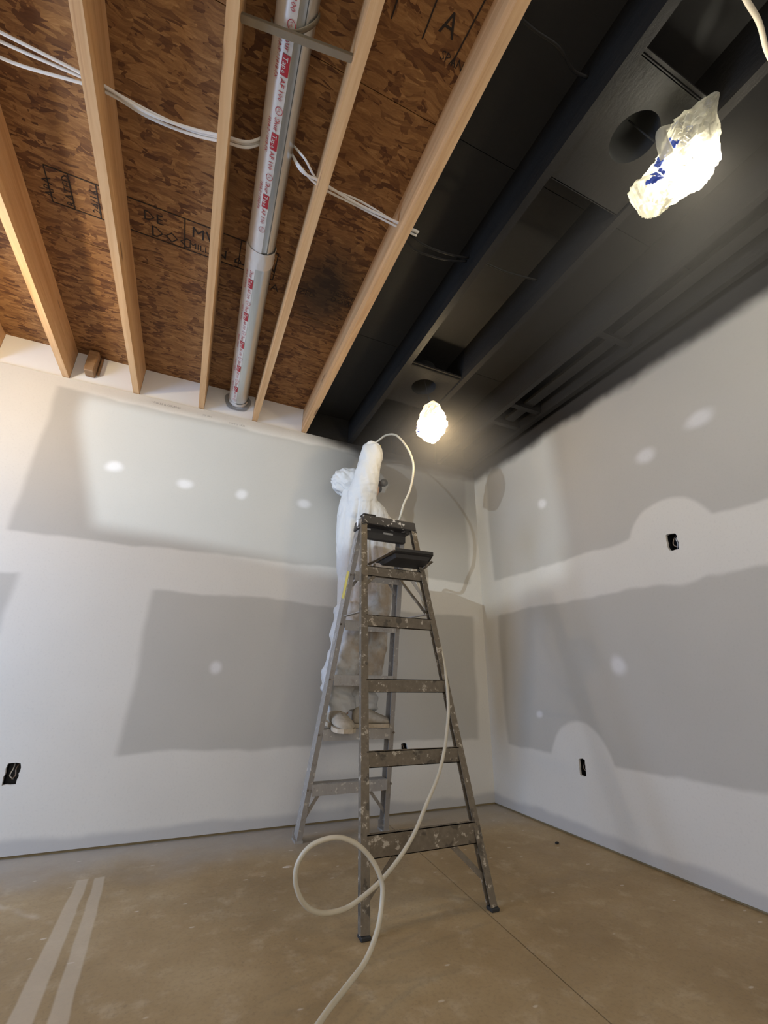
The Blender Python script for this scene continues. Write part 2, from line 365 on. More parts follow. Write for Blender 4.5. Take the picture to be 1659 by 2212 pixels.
def wall_panel(name, mat, axis, pos, a0, a1, z0, z1, th, holes):
    """drywall sheet with ragged cut-outs; axis 'x': runs in x at y=pos (front faces -y); 'y': runs in y at x=pos"""
    m = MB()
    def P(a, z, d=0): return (a, pos+d, z) if axis == 'x' else (pos+d, a, z)
    As = sorted({a0, a1, *[h[0]-h[2] for h in holes], *[h[0]+h[2] for h in holes]})
    Zs = sorted({z0, z1, *[h[1]-h[3] for h in holes], *[h[1]+h[3] for h in holes]})
    for i in range(len(As)-1):
        for j in range(len(Zs)-1):
            ca, cz = (As[i]+As[i+1])/2, (Zs[j]+Zs[j+1])/2
            if any(abs(ca-h[0]) < h[2] and abs(cz-h[1]) < h[3] for h in holes): continue
            m.add([P(As[i], Zs[j]), P(As[i+1], Zs[j]), P(As[i+1], Zs[j+1]), P(As[i], Zs[j+1])], [(0, 1, 2, 3)])
    for (ha, hz, w, h, poly) in holes:
        n = len(poly); out = []
        for (pa, pz) in poly:
            s = max(abs(pa)/w, abs(pz)/h); out.append(P(ha+pa/s, hz+pz/s))
        inn = [P(ha+pa, hz+pz) for pa, pz in poly]; bk = [P(ha+pa*.97, hz+pz*.97, th) for pa, pz in poly]
        m.add(out+inn, [(i, (i+1) % n, n+(i+1) % n, n+i) for i in range(n)])
        # corners of the outer rectangle
        k = len(m.v)
        for sx, sz in ((1, 1), (-1, 1), (-1, -1), (1, -1)):
            ang = math.atan2(sz*h, sx*w) % (2*PI)
            angs = [math.atan2(q[1], q[0]) % (2*PI) for q in poly]
            lo = max([i for i in range(n)], key=lambda i: -((ang-angs[i]) % (2*PI))); hi = (lo+1) % n
            m.add([P(ha+sx*w, hz+sz*h), out[lo], out[hi]], [(0, 1, 2)])
        m.add(inn+bk, [(i, n+i, n+(i+1) % n, (i+1) % n) for i in range(n)], 1)
    m.add([P(a0, z0, th), P(a1, z0, th), P(a1, z0), P(a0, z0)], [(0, 1, 2, 3)], 1)
    m.add([P(a0, z1, th), P(a1, z1, th), P(a1, z1), P(a0, z1)], [(0, 1, 2, 3)], 1)
    return m.build(name, [mat, M_CORE], weld=True)
def ragged(w, h, seed, n=18):
    rd = random.Random(seed); out = []
    for i in range(n):
        a = 2*PI*i/n+.01; c, s = math.cos(a), math.sin(a); k = 1/max(abs(c)/w, abs(s)/h)
        k = min(k, math.hypot(w, h)*.93)*rd.uniform(.9, 1.06); out.append((c*k, s*k))
    return out
HB = [(-.705, .367), (1.528, .385)]; HR = [(1.386, 1.555), (2.205, .378)]
holes_b = [(-.705, .367, .07, .09, ragged(.031, .051, 1)), (1.528, .385, .07, .09, ragged(.026, .043, 2))]
holes_r = [(1.386, 1.555, .07, .09, ragged(.030, .047, 3)), (2.205, .378, .07, .09, ragged(.024, .050, 4))]
wb = struct(wall_panel('wall_back', M_WALLB, 'x', YB, -3, XR+.02, .014, ZJ-.004, .0127, holes_b))
wr = struct(wall_panel('wall_right', M_WALLR, 'y', XR, -2.6, YB+.012, .012, ZD, .0127, holes_r))
m = MB(); m.box((-3, YB+.0127, 0), (XR+.16, YB+.06, .038)); struct(m.build('trim_1', M_SOLE))
m = MB(); m.box((XR+.0127, -2.6, 0), (XR+.06, YB+.0127, .038)); struct(m.build('trim_2', M_SOLE))
# sheathing behind the drywall keeps daylight out
m = MB(); m.box((-3, YB+.10, 0), (XR+.16, YB+.13, ZD+.06)); m.box((XR+.10, -2.6, 0), (XR+.13, YB+.10, ZD+.06)); struct(m.build('wall_sheathing', M_MATTEBLACK))
# left wall with a daylight window (outside the frame)
m = MB()
for a, b in (((-3.1, -2.6, 0), (-3, 1.25, ZD)), ((-3.1, 2.65, 0), (-3, YB+.1, ZD)), ((-3.1, 1.25, 0), (-3, 2.65, .65)), ((-3.1, 1.25, 1.65), (-3, 2.65, ZD))): m.box(a, b)
struct(m.build('wall_left', M_WALLP))
m = MB()
for a, b in (((-3.06, 1.25, .65), (-2.98, 1.30, 1.65)), ((-3.06, 2.60, .65), (-2.98, 2.65, 1.65)), ((-3.06, 1.25, .65), (-2.98, 2.65, .70)), ((-3.06, 1.25, 1.60), (-2.98, 2.65, 1.65)), ((-3.05, 1.93, .65), (-3.0, 1.97, 1.65))): m.box(a, b)
struct(m.build('window_1', M_FOIL))

# ceiling: OSB deck sheets
ceil = struct(MB().box((-3, -2.6, ZD+.0185), (XR+.16, YB+.1, ZD+.03)).build('ceiling', M_MATTEBLACK))
rows = [(-2.6, -.318, [-3, -.18, 2.40]), (-.315, .900, [-3, -1.44, 1.0, 2.40]), (.903, 2.100, [-3, -1.03, 1.43, 2.40]), (2.103, YB+.09, [-3, -2.2, .215, 2.40])]
for (ya, yb, xs) in rows:
    for i in range(len(xs)-1):
        o = MB().box((xs[i]+.0012, ya, ZD), (xs[i+1]-.0012, yb, ZD+.018)).build('osb_panel', M_OSB); o.parent = ceil
        if abs(ya-.903) < .01 and i == 1: panel_mid = o
        if abs(ya+.315) < .01 and i == 1: panel_near = o
def stamp_on(parent, items, lines, mat=M_STAMP):
    m = MB(); zt = ZD-.0012
    for (txt, size, x, y, rot, mir) in items:
        vs, fs = text_data(txt, size); c, s = math.cos(rot), math.sin(rot)
        m.add([(x+vx*c+vy*s, y+vx*s-vy*c, zt) for vx, vy, _ in vs], fs)
    for (x0, y0, x1, y1) in lines: m.bar((x0, y0, zt), (x1, y1, zt), .005, .0016, (V((x1-x0, y1-y0, 0)).cross(V((0, 0, 1)))))
    o = m.build('printed_stamp', mat); o.parent = parent; return o
# seen from below the print reads mirrored: x flipped text
its = [('APA', .055, -.905, 1.90, -PI/2, 1), ('RATED', .05, -.825, 1.91, -PI/2, 1), ('24/16', .055, -.715, 1.90, -PI/2, 1), ('EXP 1', .05, -.66, 1.91, -PI/2, 1),
       ('DE', .075, -.53, 1.83, 0, 1), ('DOC', .085, -.50, 1.91, 0, 1), ('MW', .085, -.31, 1.83, 0, 1), ('MILL', .05, -.32, 1.90, 0, 1), ('Z', .09, -.135, 1.90, -PI/2, 1), ('P', .09, -.03, 1.90, -PI/2, 1), ('N', .09, .06, 1.87, 0, 1),
       ('APA', .07, .035, 1.99, 0, 1), ('SIZED', .05, .24, 1.94, 0, 1), ('THIS SIDE', .035, .44, 1.87, 0, 1), ('DOWN', .05, .46, 1.92, 0, 1)]
ln = [(-.92, 1.745, .12, 1.745), (-.92, 1.92, .12, 1.92)]+[(x, 1.745, x, 1.92) for x in (-.92, -.83, -.72, -.64, -.34, -.19, -.07, .04, .12)]
stamp_on(panel_mid, its, ln)
stamp_on(panel_near, [('A', .09, .46, .66, 0, 1), ('SPAN', .04, .50, .72, 0, 1)], [(.30, .70, .30, .50), (.42, .70, .42, .50), (.55, .72, .57, .48), (.30, .50, .60, .50)])

# joists
JX = [-2.68, -2.27, -1.86, -1.448, -1.037, -.612, -.178, .216, .611]
for i, jx in enumerate(JX):
    m = MB(); m.box((jx-.019, -2.55, ZJ), (jx+.019, YB+.012, ZD-.0005))
    last = i == len(JX)-1
    if last: m.mi = [0, 0, 0, 1, 0, 0]
    o = m.build('joist', [M_WOOD, M_BLACK]); o.parent = ceil
    if last: o['label'] = 'joist with bare wood left face and black painted right face'
for jx in (1.015, 1.432, 1.885, 2.20):
    o = MB().box((jx-.019, -2.55, ZJ), (jx+.019, YB+.012, ZD-.0005)).build('joist', M_BLACK); o.parent = ceil; o['label'] = 'joist painted black'
# black blocking between the last joists
for (x0, x1, y0, y1, z0) in ((1.906, 2.18, 1.29, 1.328, 2.76), (1.906, 2.18, 2.06, 2.10, 2.75), (1.906, 2.18, 2.30, 2.338, 2.75)):
    o = MB().box((x0, y0, z0), (x1, y1, ZD-.0005)).build('blocking', M_BLACK); o.parent = ceil
o = MB().box((2.02, -2.5, 2.775), (2.10, 2.28, 2.80)).build('nailer_strip', M_BLACK); o.parent = ceil
# white rim panels between joist ends
edges = [-3]+JX+[1.015, 1.432, 1.885, 2.20, XR]
for i in range(len(edges)-1):
    a = edges[i]+(.019 if i else 0)+.0008; b = edges[i+1]-(.019 if i < len(edges)-2 else 0)-.0008
    o = MB().box((a, YB+.013, ZJ-.03), (b, YB+.028, ZD-.001)).build('rim_panel', M_FOIL if b < .65 else M_BLACK); o.parent = wb
m = MB(); m.prism((-.905, YB-.03, 2.775), (-.905, YB-.03, 2.945), [(-.03, -.045), (.03, -.045), (.03, .04), (-.03, .04)], (1, 0, 0))
m.box((-.872, YB-.01, 2.80), (-.857, YB+.012, 2.945))
tag(m.build('wood_block', M_WOODD, bevel=.006), 'short brown wood block nailed against the white rim panel near the left joist', 'wood block')
# factory print on the drywall near its top and bottom edges
m = MB()
for txt, sz, x, z in (('WALLS & CEILINGS', .022, -.50, 2.683), ('1/2" REG', .018, -.16, 2.672), ('09/04/25 10:20', .020, .03, 2.655)):
    vs, fs = text_data(txt, sz); m.add([(x+a, YB-.0006, z+b) for a, b, _ in vs], fs)
o = m.build('edge_print', plain('faint_grey_print', (.26, .25, .24), .8)); o.parent = wb
# electrical boxes behind the cut-outs
def ebox(x, y, z, ax, label):
    r = empty('outlet_box', (x, y, z), label, 'outlet box')
    m = MB(); d = .055; w, h, t_ = .034, .056, .002
    def P(a, b, c): return (x+a, y+b, z+c) if ax == 'x' else (x+b, y+a, z+c)
    def bx(a, b): p, q = P(*a), P(*b); m.box(tuple(map(min, p, q)), tuple(map(max, p, q)))
    o0 = .0135
    bx((-w, o0+d, -h), (w, o0+d+t_, h)); bx((-w-t_, o0, -h), (-w, o0+d+t_, h)); bx((w, o0, -h), (w+t_, o0+d+t_, h)); bx((-w, o0, h), (w, o0+d, h+t_)); bx((-w, o0, -h-t_), (w, o0+d, -h))
    adopt(r, m.build('box_shell', M_BLUEBOX))
    for k in (-1, 1):
        adopt(r, MB().tube(catmull([P(.012*k, .066, .045), P(.006*k, .03, .02), P(.012*k, .025, -.01), P(-.004*k, .04, -.03)], 4), .0028, 6).build('wire', M_WIRE if k > 0 else M_CABLE, smooth=True))
ebox(HB[0][0], YB, HB[0][1], 'x', 'dark outlet box in ragged cut-out low on the back wall, far left')
ebox(HB[1][0], YB, HB[1][1], 'x', 'dark outlet box cut-out low on the back wall, seen behind the ladder')
ebox(XR, HR[0][0], HR[0][1], 'y', 'dark outlet box with white wire at mid height on the right wall')
ebox(XR, HR[1][0], HR[1][1], 'y', 'dark outlet box in narrow cut-out low on the right wall')

# ================================================================== DUCT
DR, DZ = .065, 2.878
def dc(y): return .030*(y-.73)
duct = empty('air_duct', (dc(1.5), 1.5, DZ), 'round galvanized metal duct with red-printed foil tape running between two joists', 'duct')
def dtube(y0, y1, r, a0=0, a1=2*PI, ny=8, na=28, th=0, rf=None):
    m = MB(); vs = []; full = a1-a0 > 6.2; nn = na if full else na+1
    for j in range(ny+1):
        y = y0+(y1-y0)*j/ny
        for k in range(nn):
            a = a0+(a1-a0)*k/na; q = r+(rf(y, a) if rf else 0); vs.append((dc(y)+q*math.cos(a), y, DZ+q*math.sin(a)))
    fs = [(j*nn+k, j*nn+(k+1) % nn, (j+1)*nn+(k+1) % nn, (j+1)*nn+k) for j in range(ny) for k in range(na)]
    return m.add(vs, fs)
def wr_(y, a): return .008*abs(noise.noise(V((y*26, a*6, 3))))-.001
adopt(duct, dtube(-2.4, 1.72, DR, ny=10).build('duct_section', M_GALV, smooth=True), dtube(1.70, YB-.002, DR+.003, ny=10).build('duct_section', M_GALV, smooth=True))
m = MB()
for k in range(2): m.v, m.f, m.mi = m.v, m.f, m.mi
adopt(duct, dtube(1.66, 1.76, DR+.005, ny=8, na=48, rf=wr_).build('joint_tape', M_TAPE, smooth=True))
adopt(duct, dtube(YB-.05, YB-.012, DR+.006, ny=5, na=48, rf=wr_).build('end_tape', M_TAPE, smooth=True))
mm = MB()
for yy in (1.0, 1.75, 2.4):   # lock seam
    pass
adopt(duct, dtube(-2.4, 1.66, DR+.003, math.radians(-62), math.radians(-54), ny=6, na=3).build('lock_seam', M_GALV, smooth=True))
def trf(y, a): return .0016+.0012*noise.noise(V((y*9, a*4, 7)))
T1 = adopt(duct, dtube(-2.0, 1.68, DR, math.radians(-178), math.radians(-86), ny=60, na=14, rf=trf).build('tape_strip', M_TAPE, smooth=True))
T2 = adopt(duct, dtube(1.74, YB-.04, DR+.003, math.radians(-178), math.radians(-100), ny=40, na=14, rf=trf).build('tape_strip', M_TAPE, smooth=True))
def tape_text(parent, y0, y1, R, adeg, mat=M_RED):
    m = MB(); m2 = MB(); step = .245; y = y0; i = 0
    def put(mb, txt, sz, yy, ad, lift=.0042, neg=False):
        vs, fs = text_data(txt, sz)
        def W(a, b):
            th = math.radians(ad)+b/R; q = R+lift; Y = yy+a
            return (dc(Y)+q*math.cos(th), Y, DZ+q*math.sin(th))
        mb.add([W(a, b) for a, b, _ in vs], fs)
        return max(v[0] for v in vs)
    def patch(mb, ya, yb, ad, h):
        vs = []
        for j in range(2):
            for k in range(4):
                th = math.radians(ad)+h*k/3/R; q = R+.0036; Y = (ya, yb)[j]; vs.append((dc(Y)+q*math.cos(th), Y, DZ+q*math.sin(th)))
        mb.add(vs, [(k, k+1, 5+k, 4+k) for k in range(3)])
    while y < y1-.2:
        put(m, 'Shur', .026, y, adeg); patch(m, y+.055, y+.115, adeg-3, .026); put(m2, 'Tape', .024, y+.060, adeg, .0046)
        put(m, 'AF 100', .024, y+.122, adeg); put(m, '181A-P / 181B-FX', .017, y+.01, adeg-21)
        vs = []
        for k in range(20):      # ring of the mark
            for q in (.0115, .0135):
                a = 2*PI*k/20; th = math.radians(adeg)+(.011+q*math.sin(a))/R; Y = y+.222+q*math.cos(a); rr_ = R+.0042
                vs.append((dc(Y)+rr_*math.cos(th), Y, DZ+rr_*math.sin(th)))
        m.add(vs, [(2*k, 2*k+1, (2*k+3) % 40, (2*k+2) % 40) for k in range(20)])
        put(m, 'UL', .012, y+.214, adeg+5)
        y += step; i += 1
    o = m.build('red_lettering', mat); adopt(parent, o); o2 = m2.build('white_lettering', M_TAPE); adopt(parent, o2); o['kind'] = o2['kind'] = 'stuff'
for T, a, b, R_, ad in ((T1, .33, 1.66, DR, -108), (T2, 1.78, 3.05, DR+.003, -120)):
    tape_text(T, a, b, R_, ad)
# hanger strut and strap under the duct
hr = empty('duct_hanger', (.02, .80, 2.79), 'grey metal strut with dark strap crossing under the duct between two joists', 'hanger')
adopt(hr, MB().bar((-.158, .838, 2.787), (.196, .785, 2.787), .020, .008, (0, 1, 0)).build('strut', plain('dull_strut', (.27, .22, .155), .5, .45)))
adopt(hr, MB().bar((-.158, .829, 2.795), (.196, .776, 2.795), .003, .014, (0, 1, 0)).build('strut_flange', M_STRAP))
m = MB(); q = []
for k in range(13):
    a = math.radians(-175+170*k/12); q.append((dc(.78)+(DR+.005)*math.cos(a), .80-.04*math.cos(a-.3), DZ+(DR+.004)*math.sin(a)))
m.tube(q, [(.003, .010)]*13, 6); adopt(hr, m.build('strap', M_STRAP, smooth=True))
hole = empty('duct_collar', (dc(3.06), 3.07, DZ), 'dark cut opening around the duct end in the white rim panel', 'collar')
m = MB(); n = 24; vs = []
for k in range(n):
    a = 2*PI*k/n
    for r_ in (DR+.004, DR+.022+.004*math.sin(5*a)): vs.append((dc(3.07)+r_*math.cos(a)*(1.15 if r_ > DR+.01 else 1), YB+.0085, DZ-.005+min(r_*math.sin(a), .07)))
m.add(vs, [(2*k, 2*k+1, (2*k+3) % (2*n), (2*k+2) % (2*n)) for k in range(n)]); adopt(hole, m.build('cut_edge', M_GREY))

# ================================================================== CABLES
def cable(pts, label, mat=M_CABLE, r=.0042, grp=None, name='electrical_cable', cat='cable'):
    c = [V(p) for p in catmull(pts, 7)]
    return tag(MB().tube(c, [(r*1.35, r*.8)]*len(c), 8).build(name, mat, smooth=True), label, cat, grp)
random.seed(3)
base = [(-1.8, 1.30), (-1.45, 1.25), (-1.037, 1.25), (-.87, 1.255), (-.612, 1.25), (-.45, 1.262), (-.30, 1.262), (-.178, 1.235), (-.09, 1.215), (.02, 1.20), (.12, 1.20), (.216, 1.24), (.40, 1.25), (.611, 1.262), (.7, 1.262)]
def zof(x): return 2.948 if -.06 < x < .10 else 2.842
offs = [(.0, .0, 0), (.011, .003, .035), (-.011, .004, -.02)]
names = ['white cable running through the joists, upper one of the bundle', 'white cable through the joists that sags apart from its bundle at the left edge', 'white cable through the joists, lower one of the bundle nearest the wall']
for k, (dy, dz, sp) in enumerate(offs):
    pts = []
    for (x, y) in base:
        s = sp*(1 if x < -.7 else 0)+(.03*(k-1) if .09 < x < .19 else 0)+(.012*(k-1) if .3 < x < .5 else 0)
        pts.append((x, y+dy+s, zof(x)-dz*1.6-(.012*k if -.5 < x < -.3 else 0)))
    cable(pts, names[k])
# black-painted cables in the painted bays
cable([(.632, 1.30, 2.84), (.72, 1.345, 2.845), (.83, 1.33, 2.83), (.93, 1.31, 2.835), (.995, 1.29, 2.84)], 'black painted cable loop nearer the bare joist, upper strand', M_BLACK)
cable([(.632, 1.28, 2.85), (.75, 1.30, 2.84), (.87, 1.285, 2.825), (.995, 1.27, 2.84)], 'black painted cable in the same dark bay, straighter lower strand', M_BLACK)
cable([(.632, .50, 2.90), (.74, .505, 2.89), (.84, .50, 2.875), (.93, .525, 2.88), (.996, .52, 2.88)], 'black painted cable crossing the dark bay near the top of the photo', M_BLACK)
cable([(1.034, 1.27, 2.86), (1.2, 1.262, 2.85), (1.32, 1.25, 2.855), (1.41, 1.24, 2.86)], 'black painted cable short run right of the second black joist', M_BLACK)
cable([(1.034, .12, 2.74), (1.10, .145, 2.71), (1.185, .159, 2.70), (1.273, .171, 2.70), (1.373, .199, 2.70), (1.50, .215, 2.70), (1.62, .23, 2.72), (1.68, .24, 2.80)], 'pale cable hanging at the top right corner beside the bagged light', plain('dusty_cable', (.55, .48, .36), .5), .0055)

# ================================================================== LIGHT FIXTURES
def can_frame(cy, label):
    r = empty('light_frame', (1.224, cy, 2.745), label, 'light fixture')
    m = MB(); x0, x1, y0, y1, z0, z1 = 1.038, 1.409, cy-.20, cy+.20, 2.742, 2.7435; n = 28; hr_ = .085; hx, hy = 1.224, cy-.03
    out = []; inn = []
    for k in range(n):
        a = 2*PI*k/n+.001; c, s = math.cos(a), math.sin(a)
        kx = ((x1-hx) if c > 0 else (hx-x0))/abs(c); ky = ((y1-hy) if s > 0 else (hy-y0))/abs(s); kk = min(kx, ky)
        out.append((hx+c*kk, hy+s*kk, z0)); inn.append((hx+c*hr_, hy+s*hr_, z0))
    top = [(hx+hr_*math.cos(2*PI*k/n), hy+hr_*math.sin(2*PI*k/n), 2.90) for k in range(n)]
    m.add(out+inn, [(i, (i+1) % n, n+(i+1) % n, n+i) for i in range(n)])
    cs = [((x0, y0, z0)), ((x1, y0, z0)), ((x1, y1, z0)), ((x0, y1, z0))]
    for (cx_, cy_, cz_) in cs:
        a = math.atan2(cy_-hy, cx_-hx) % (2*PI); i = int((a-.001) / (2*PI/n)) % n
        m.add([(cx_, cy_, cz_), out[i], out[(i+1) % n]], [(0, 1, 2)])
    adopt(r, m.build('mounting_plate', M_BLACK))
    m = MB(); m.add(inn+top, [(i, (i+1) % n, n+(i+1) % n, n+i) for i in range(n)]+[tuple(range(n, 2*n))]); adopt(r, m.build('can', M_MATTEBLACK, smooth=True))
    for s in (-1, 1): adopt(r, MB().box((x0, cy+s*.20-.003, 2.742), (x1, cy+s*.20+.003, 2.768)).build('plate_flange', M_BLACK))
    adopt(r, MB().box((1.30, cy+.07, 2.745), (1.39, cy+.18, 2.82)).build('junction_box', M_BLACK))
    adopt(r, MB().box((1.035, cy-.215, 2.752), (1.412, cy-.205, 2.764)).build('hanger_bar', M_BLACK))
    return (hx, hy)
can_frame(2.19, 'black painted recessed light frame between joists above the farther glowing bag')
can_frame(.57, 'black painted recessed light frame between joists above the nearer printed bag')

def bulb(name, loc, top, dirn, col, e, power, label, radius=.035):
    loc = V(loc); d = V(dirn).normalized()
    r = empty(name, loc, label, 'light')
    q = d.to_track_quat('Z', 'Y').to_matrix()
    m = MB(); n = 24; vs = []
    for (rad, h) in ((.034, -.012), (.038, -.006), (.038, .0), (.034, .004)): vs += [loc+q @ V((rad*math.cos(2*PI*k/n), rad*math.sin(2*PI*k/n), h)) for k in range(n)]
    m.add(vs, [(i*n+k, i*n+(k+1) % n, (i+1)*n+(k+1) % n, (i+1)*n+k) for i in range(3) for k in range(n)]+[tuple(reversed(range(n)))])
    adopt(r, m.build('housing', M_FOIL, smooth=True))
    m = MB(); m.ball(loc+d*.002, (.033, .033, .010), q, 24, 8); adopt(r, m.build('diffuser', emis(name+'_glow', col, e), smooth=True))
    adopt(r, MB().tube(catmull([top, (V(top)+loc)/2+V((.01, .02, 0)), loc-d*.014], 5), .003, 6).build('cord', M_MATTEBLACK, smooth=True))
    L = light(name+'_light', 'POINT', loc+d*.03, power, col, shadow_soft_size=radius)
    L.parent = r; L.matrix_parent_inverse = Matrix.Translation(-r.location)
    return r
WARM, NEUT, COOL = (1, .78, .48), (1, .95, .80), (.74, .87, 1)
bulb('bagged_light', (1.285, 2.11, 2.44), (1.224, 2.16, 2.85), (.25, -.35, -1), WARM, 60, P_LAMP1, 'warm round lamp glowing inside the farther plastic bag above the sprayer', .04)
bulb('bagged_light', (1.345, .425, 2.545), (1.224, .54, 2.85), (.35, .1, -1), NEUT, 60, P_LAMP2, 'lamp glowing inside the nearer blue-printed plastic bag', .04)
bulb('bagged_light', (-1.30, 2.20, 2.47), (-1.22, 2.20, 2.85), (0, 0, -1), WARM, 40, P_LAMP3, 'warm lamp hanging beyond the left edge of the photo', .04)

def bag(T, B, widths, depth, seed, label, side, film=None):
    """thin crumpled plastic sack hung from T down to B; widths = (t, left, right) profile"""
    T = V(T); B = V(B); ax = (B-T); L = ax.length; ax.normalize(); sd = V(side); sd = (sd-ax*sd.dot(ax)).normalized(); nr = ax.cross(sd)
    r = empty('plastic_bag', (T+B)/2, label, 'plastic bag')
    nu, nv = 64, 44; vs = []
    def prof(t):
        for i in range(len(widths)-1):
            a, b = widths[i], widths[i+1]
            if a[0] <= t <= b[0]:
                k = (t-a[0])/(b[0]-a[0]); k = k*k*(3-2*k); return (a[1]+(b[1]-a[1])*k, a[2]+(b[2]-a[2])*k)
        return (0, 0)
    surf = {}
    def P(t, ph, lift=0):
        l, rg = prof(t); wv = (l+rg)/2; cx_ = (rg-l)/2; c, s = math.cos(ph), math.sin(ph)
        q = V((c*2.2, s*2.2, t*4.5+seed)); cr = abs(noise.noise(q*1.3))*.9+abs(noise.noise(q*3.1))*.45+.2*noise.noise(q*7)
        k = 1+.30*(.35-cr)*min(1, t*4+.4)*1.4
        dp = depth*math.sqrt(max(.02, min(1, wv/.07)))
        return T+ax*(t*L)+sd*(cx_+c*wv*k)+nr*(s*dp*k)+ (sd*c+nr*s)*lift
    for j in range(nv+1):
        for i in range(nu): vs.append(P(j/nv, 2*PI*i/nu))
    m = MB(); m.add(vs, [(j*nu+i, j*nu+(i+1) % nu, (j+1)*nu+(i+1) % nu, (j+1)*nu+i) for j in range(nv) for i in range(nu)]+[tuple(range(nv*nu, (nv+1)*nu))])
    adopt(r, m.build('bag_film', film or M_BAG, smooth=False))
    return r, P, L
r2, P2, L2 = bag((1.345, .345, 2.715), (1.262, .560, 2.375), [(0, .018, .018), (.12, .045, .03), (.3, .085, .075), (.42, .080, .108), (.6, .075, .105), (.78, .095, .055), (.9, .120, .020), (1, .065, .006)], .055, 1.7,
     'crumpled white plastic bag with blue print hanging under the nearer black ceiling frame', (.93, -.36, 0), M_BAG2)
# ear of the bag
m = MB(); m.tube(catmull([(1.215, .462, 2.50), (1.185, .450, 2.535), (1.178, .440, 2.570), (1.198, .425, 2.580)], 5), [(.022-.0007*k, .008) for k in range(16)], 10)
adopt(r2, m.build('bag_handle', M_BAG2, smooth=True))
def print_patch(r, P, cells, mat, name):
    m = MB()
    for (t0, t1, a0, a1) in cells:
        n1, n2 = 6, 6; vs = [P(t0+(t1-t0)*j/n1, math.radians(a0+(a1-a0)*k/n2), .0025) for j in range(n1+1) for k in range(n2+1)]
        m.add(vs, [(j*(n2+1)+k, j*(n2+1)+k+1, (j+1)*(n2+1)+k+1, (j+1)*(n2+1)+k) for j in range(n1) for k in range(n2)])
    adopt(r, m.build(name, mat))
SGN = -1 if P2(.5, -PI/2).z < P2(.5, PI/2).z else 1      # print sits on the underside facing the room
def A(d): return d*SGN
def arc(t, a, rt, ra, k0, k1, n, wdt):
    out = []
    for i in range(n):
        q = math.radians(k0+(k1-k0)*i/n); out.append((t+rt*math.sin(q)-wdt, t+rt*math.sin(q)+wdt, A(a+ra*math.cos(q)-7), A(a+ra*math.cos(q)+7)))
    return out
print_patch(r2, P2, arc(.62, 138, .10, 26, -85, 85, 12, .022)+arc(.86, 128, .045, 18, 100, 330, 9, .016)+[(.46, .52, A(158), A(172)), (.53, .56, A(160), A(178)), (.56, .60, A(150), A(178)), (.765, .79, A(118), A(134)), (.83, .90, A(112), A(124))], M_BLUE, 'blue_print')
m = MB()
def bagtext(txt, sz, t0, a0, kt, ka):
    vs, fs = text_data(txt, sz); m.add([P2(t0+x*kt, math.radians(A(a0+y*ka)), .0025) for x, y, _ in vs], fs)
bagtext('ENEVA', .05, .38, 118, 1.0, 380); bagtext('C', .09, .33, 142, 1.0, 420); bagtext('BUSINESS', .03, .60, 92, 1.0, 380)
for k in range(9): bagtext('|', .06, .13+.012*k, 100, .6, 420)
adopt(r2, m.build('grey_lettering', M_GREY))['kind'] = 'stuff'
r1, P1, L1 = bag((1.245, 2.08, 2.57), (1.275, 2.13, 2.30), [(0, .02, .02), (.12, .06, .05), (.35, .085, .075), (.55, .10, .085), (.75, .105, .07), (.9, .07, .035), (1, .02, .01)], .06, 5.1,
     'glowing crumpled plastic bag around the farther lamp above the sprayer', (.9, -.42, 0))
S1 = -1 if P1(.5, -PI/2).y < P1(.5, PI/2).y else 1
print_patch(r1, P1, [(.62, .66, S1*160, S1*172), (.68, .71, S1*150, S1*160), (.74, .79, S1*148, S1*158), (.55, .58, S1*165, S1*176)], M_BLUE, 'blue_print')

# fourth lamp beyond the left edge, unseen hood added to give its sharp-edged cool beam
L4 = V((-1.25, .435, 2.45))
r4 = empty('hooded_light', L4, 'cool lamp with an added beam-shaping hood beyond the left edge of the photo', 'light')
def az(px, py): return math.atan2(px-L4.x, py-L4.y)
def elv(px, py, pz): return math.atan2(pz-L4.z, math.hypot(px-L4.x, py-L4.y))
aR = az(2.277, 2.10); aL0 = az(-.90, 3.079); aL1 = az(-.56, 3.079); e0 = elv(.238, 3.079, 1.62); e1 = elv(2.277, 2.1, 1.52)
m = MB(); Rr = .16
def D(a, e): return L4+V((math.sin(a)*math.cos(e), math.cos(a)*math.cos(e), math.sin(e)))*Rr
els = [math.radians(q) for q in (-90, -60, -40, -25)]+['lo']+[math.radians(q) for q in (10, 30)]
azs = [aR+(2*PI-(aR-aL0))*k/14 for k in range(15)]
def grid(al, el_):
    return 
N1, N2 = 14, 8
def LO(a):
    k = (a-aL0)/(aR-aL0); return e0+(e1-e0)*max(0, min(1, k))
rowsE = [-PI/2, -1.1, -.75, -.45]
for i in range(N1):
    a0 = aR+(2*PI-(aR-aL0))*i/N1; a1 = aR+(2*PI-(aR-aL0))*(i+1)/N1; ee = rowsE+[-.26, 0, .065, .4, .8, 1.2, PI/2]
    for j in range(len(ee)-1):
        def sh(a, e):    # slant the left edge of the opening
            if i == N1-1 and a == a1: return a+(aL1-aL0)*max(0, min(1, -e/.35))
            return a
        m.add([D(sh(a0, ee[j]), ee[j]), D(sh(a1, ee[j]), ee[j]), D(sh(a1, ee[j+1]), ee[j+1]), D(sh(a0, ee[j+1]), ee[j+1])], [(0, 1, 2, 3)])
for i in range(N2):
    a0 = aL0+(aR-aL0)*i/N2; a1 = aL0+(aR-aL0)*(i+1)/N2
    for j in range(4):
        ea0 = rowsE[j]; ea1 = rowsE[j+1] if j < 3 else None
        m.add([D(a0, ea0), D(a1, ea0), D(a1, LO(a1) if ea1 is None else ea1), D(a0, LO(a0) if ea1 is None else ea1)], [(0, 1, 2, 3)])
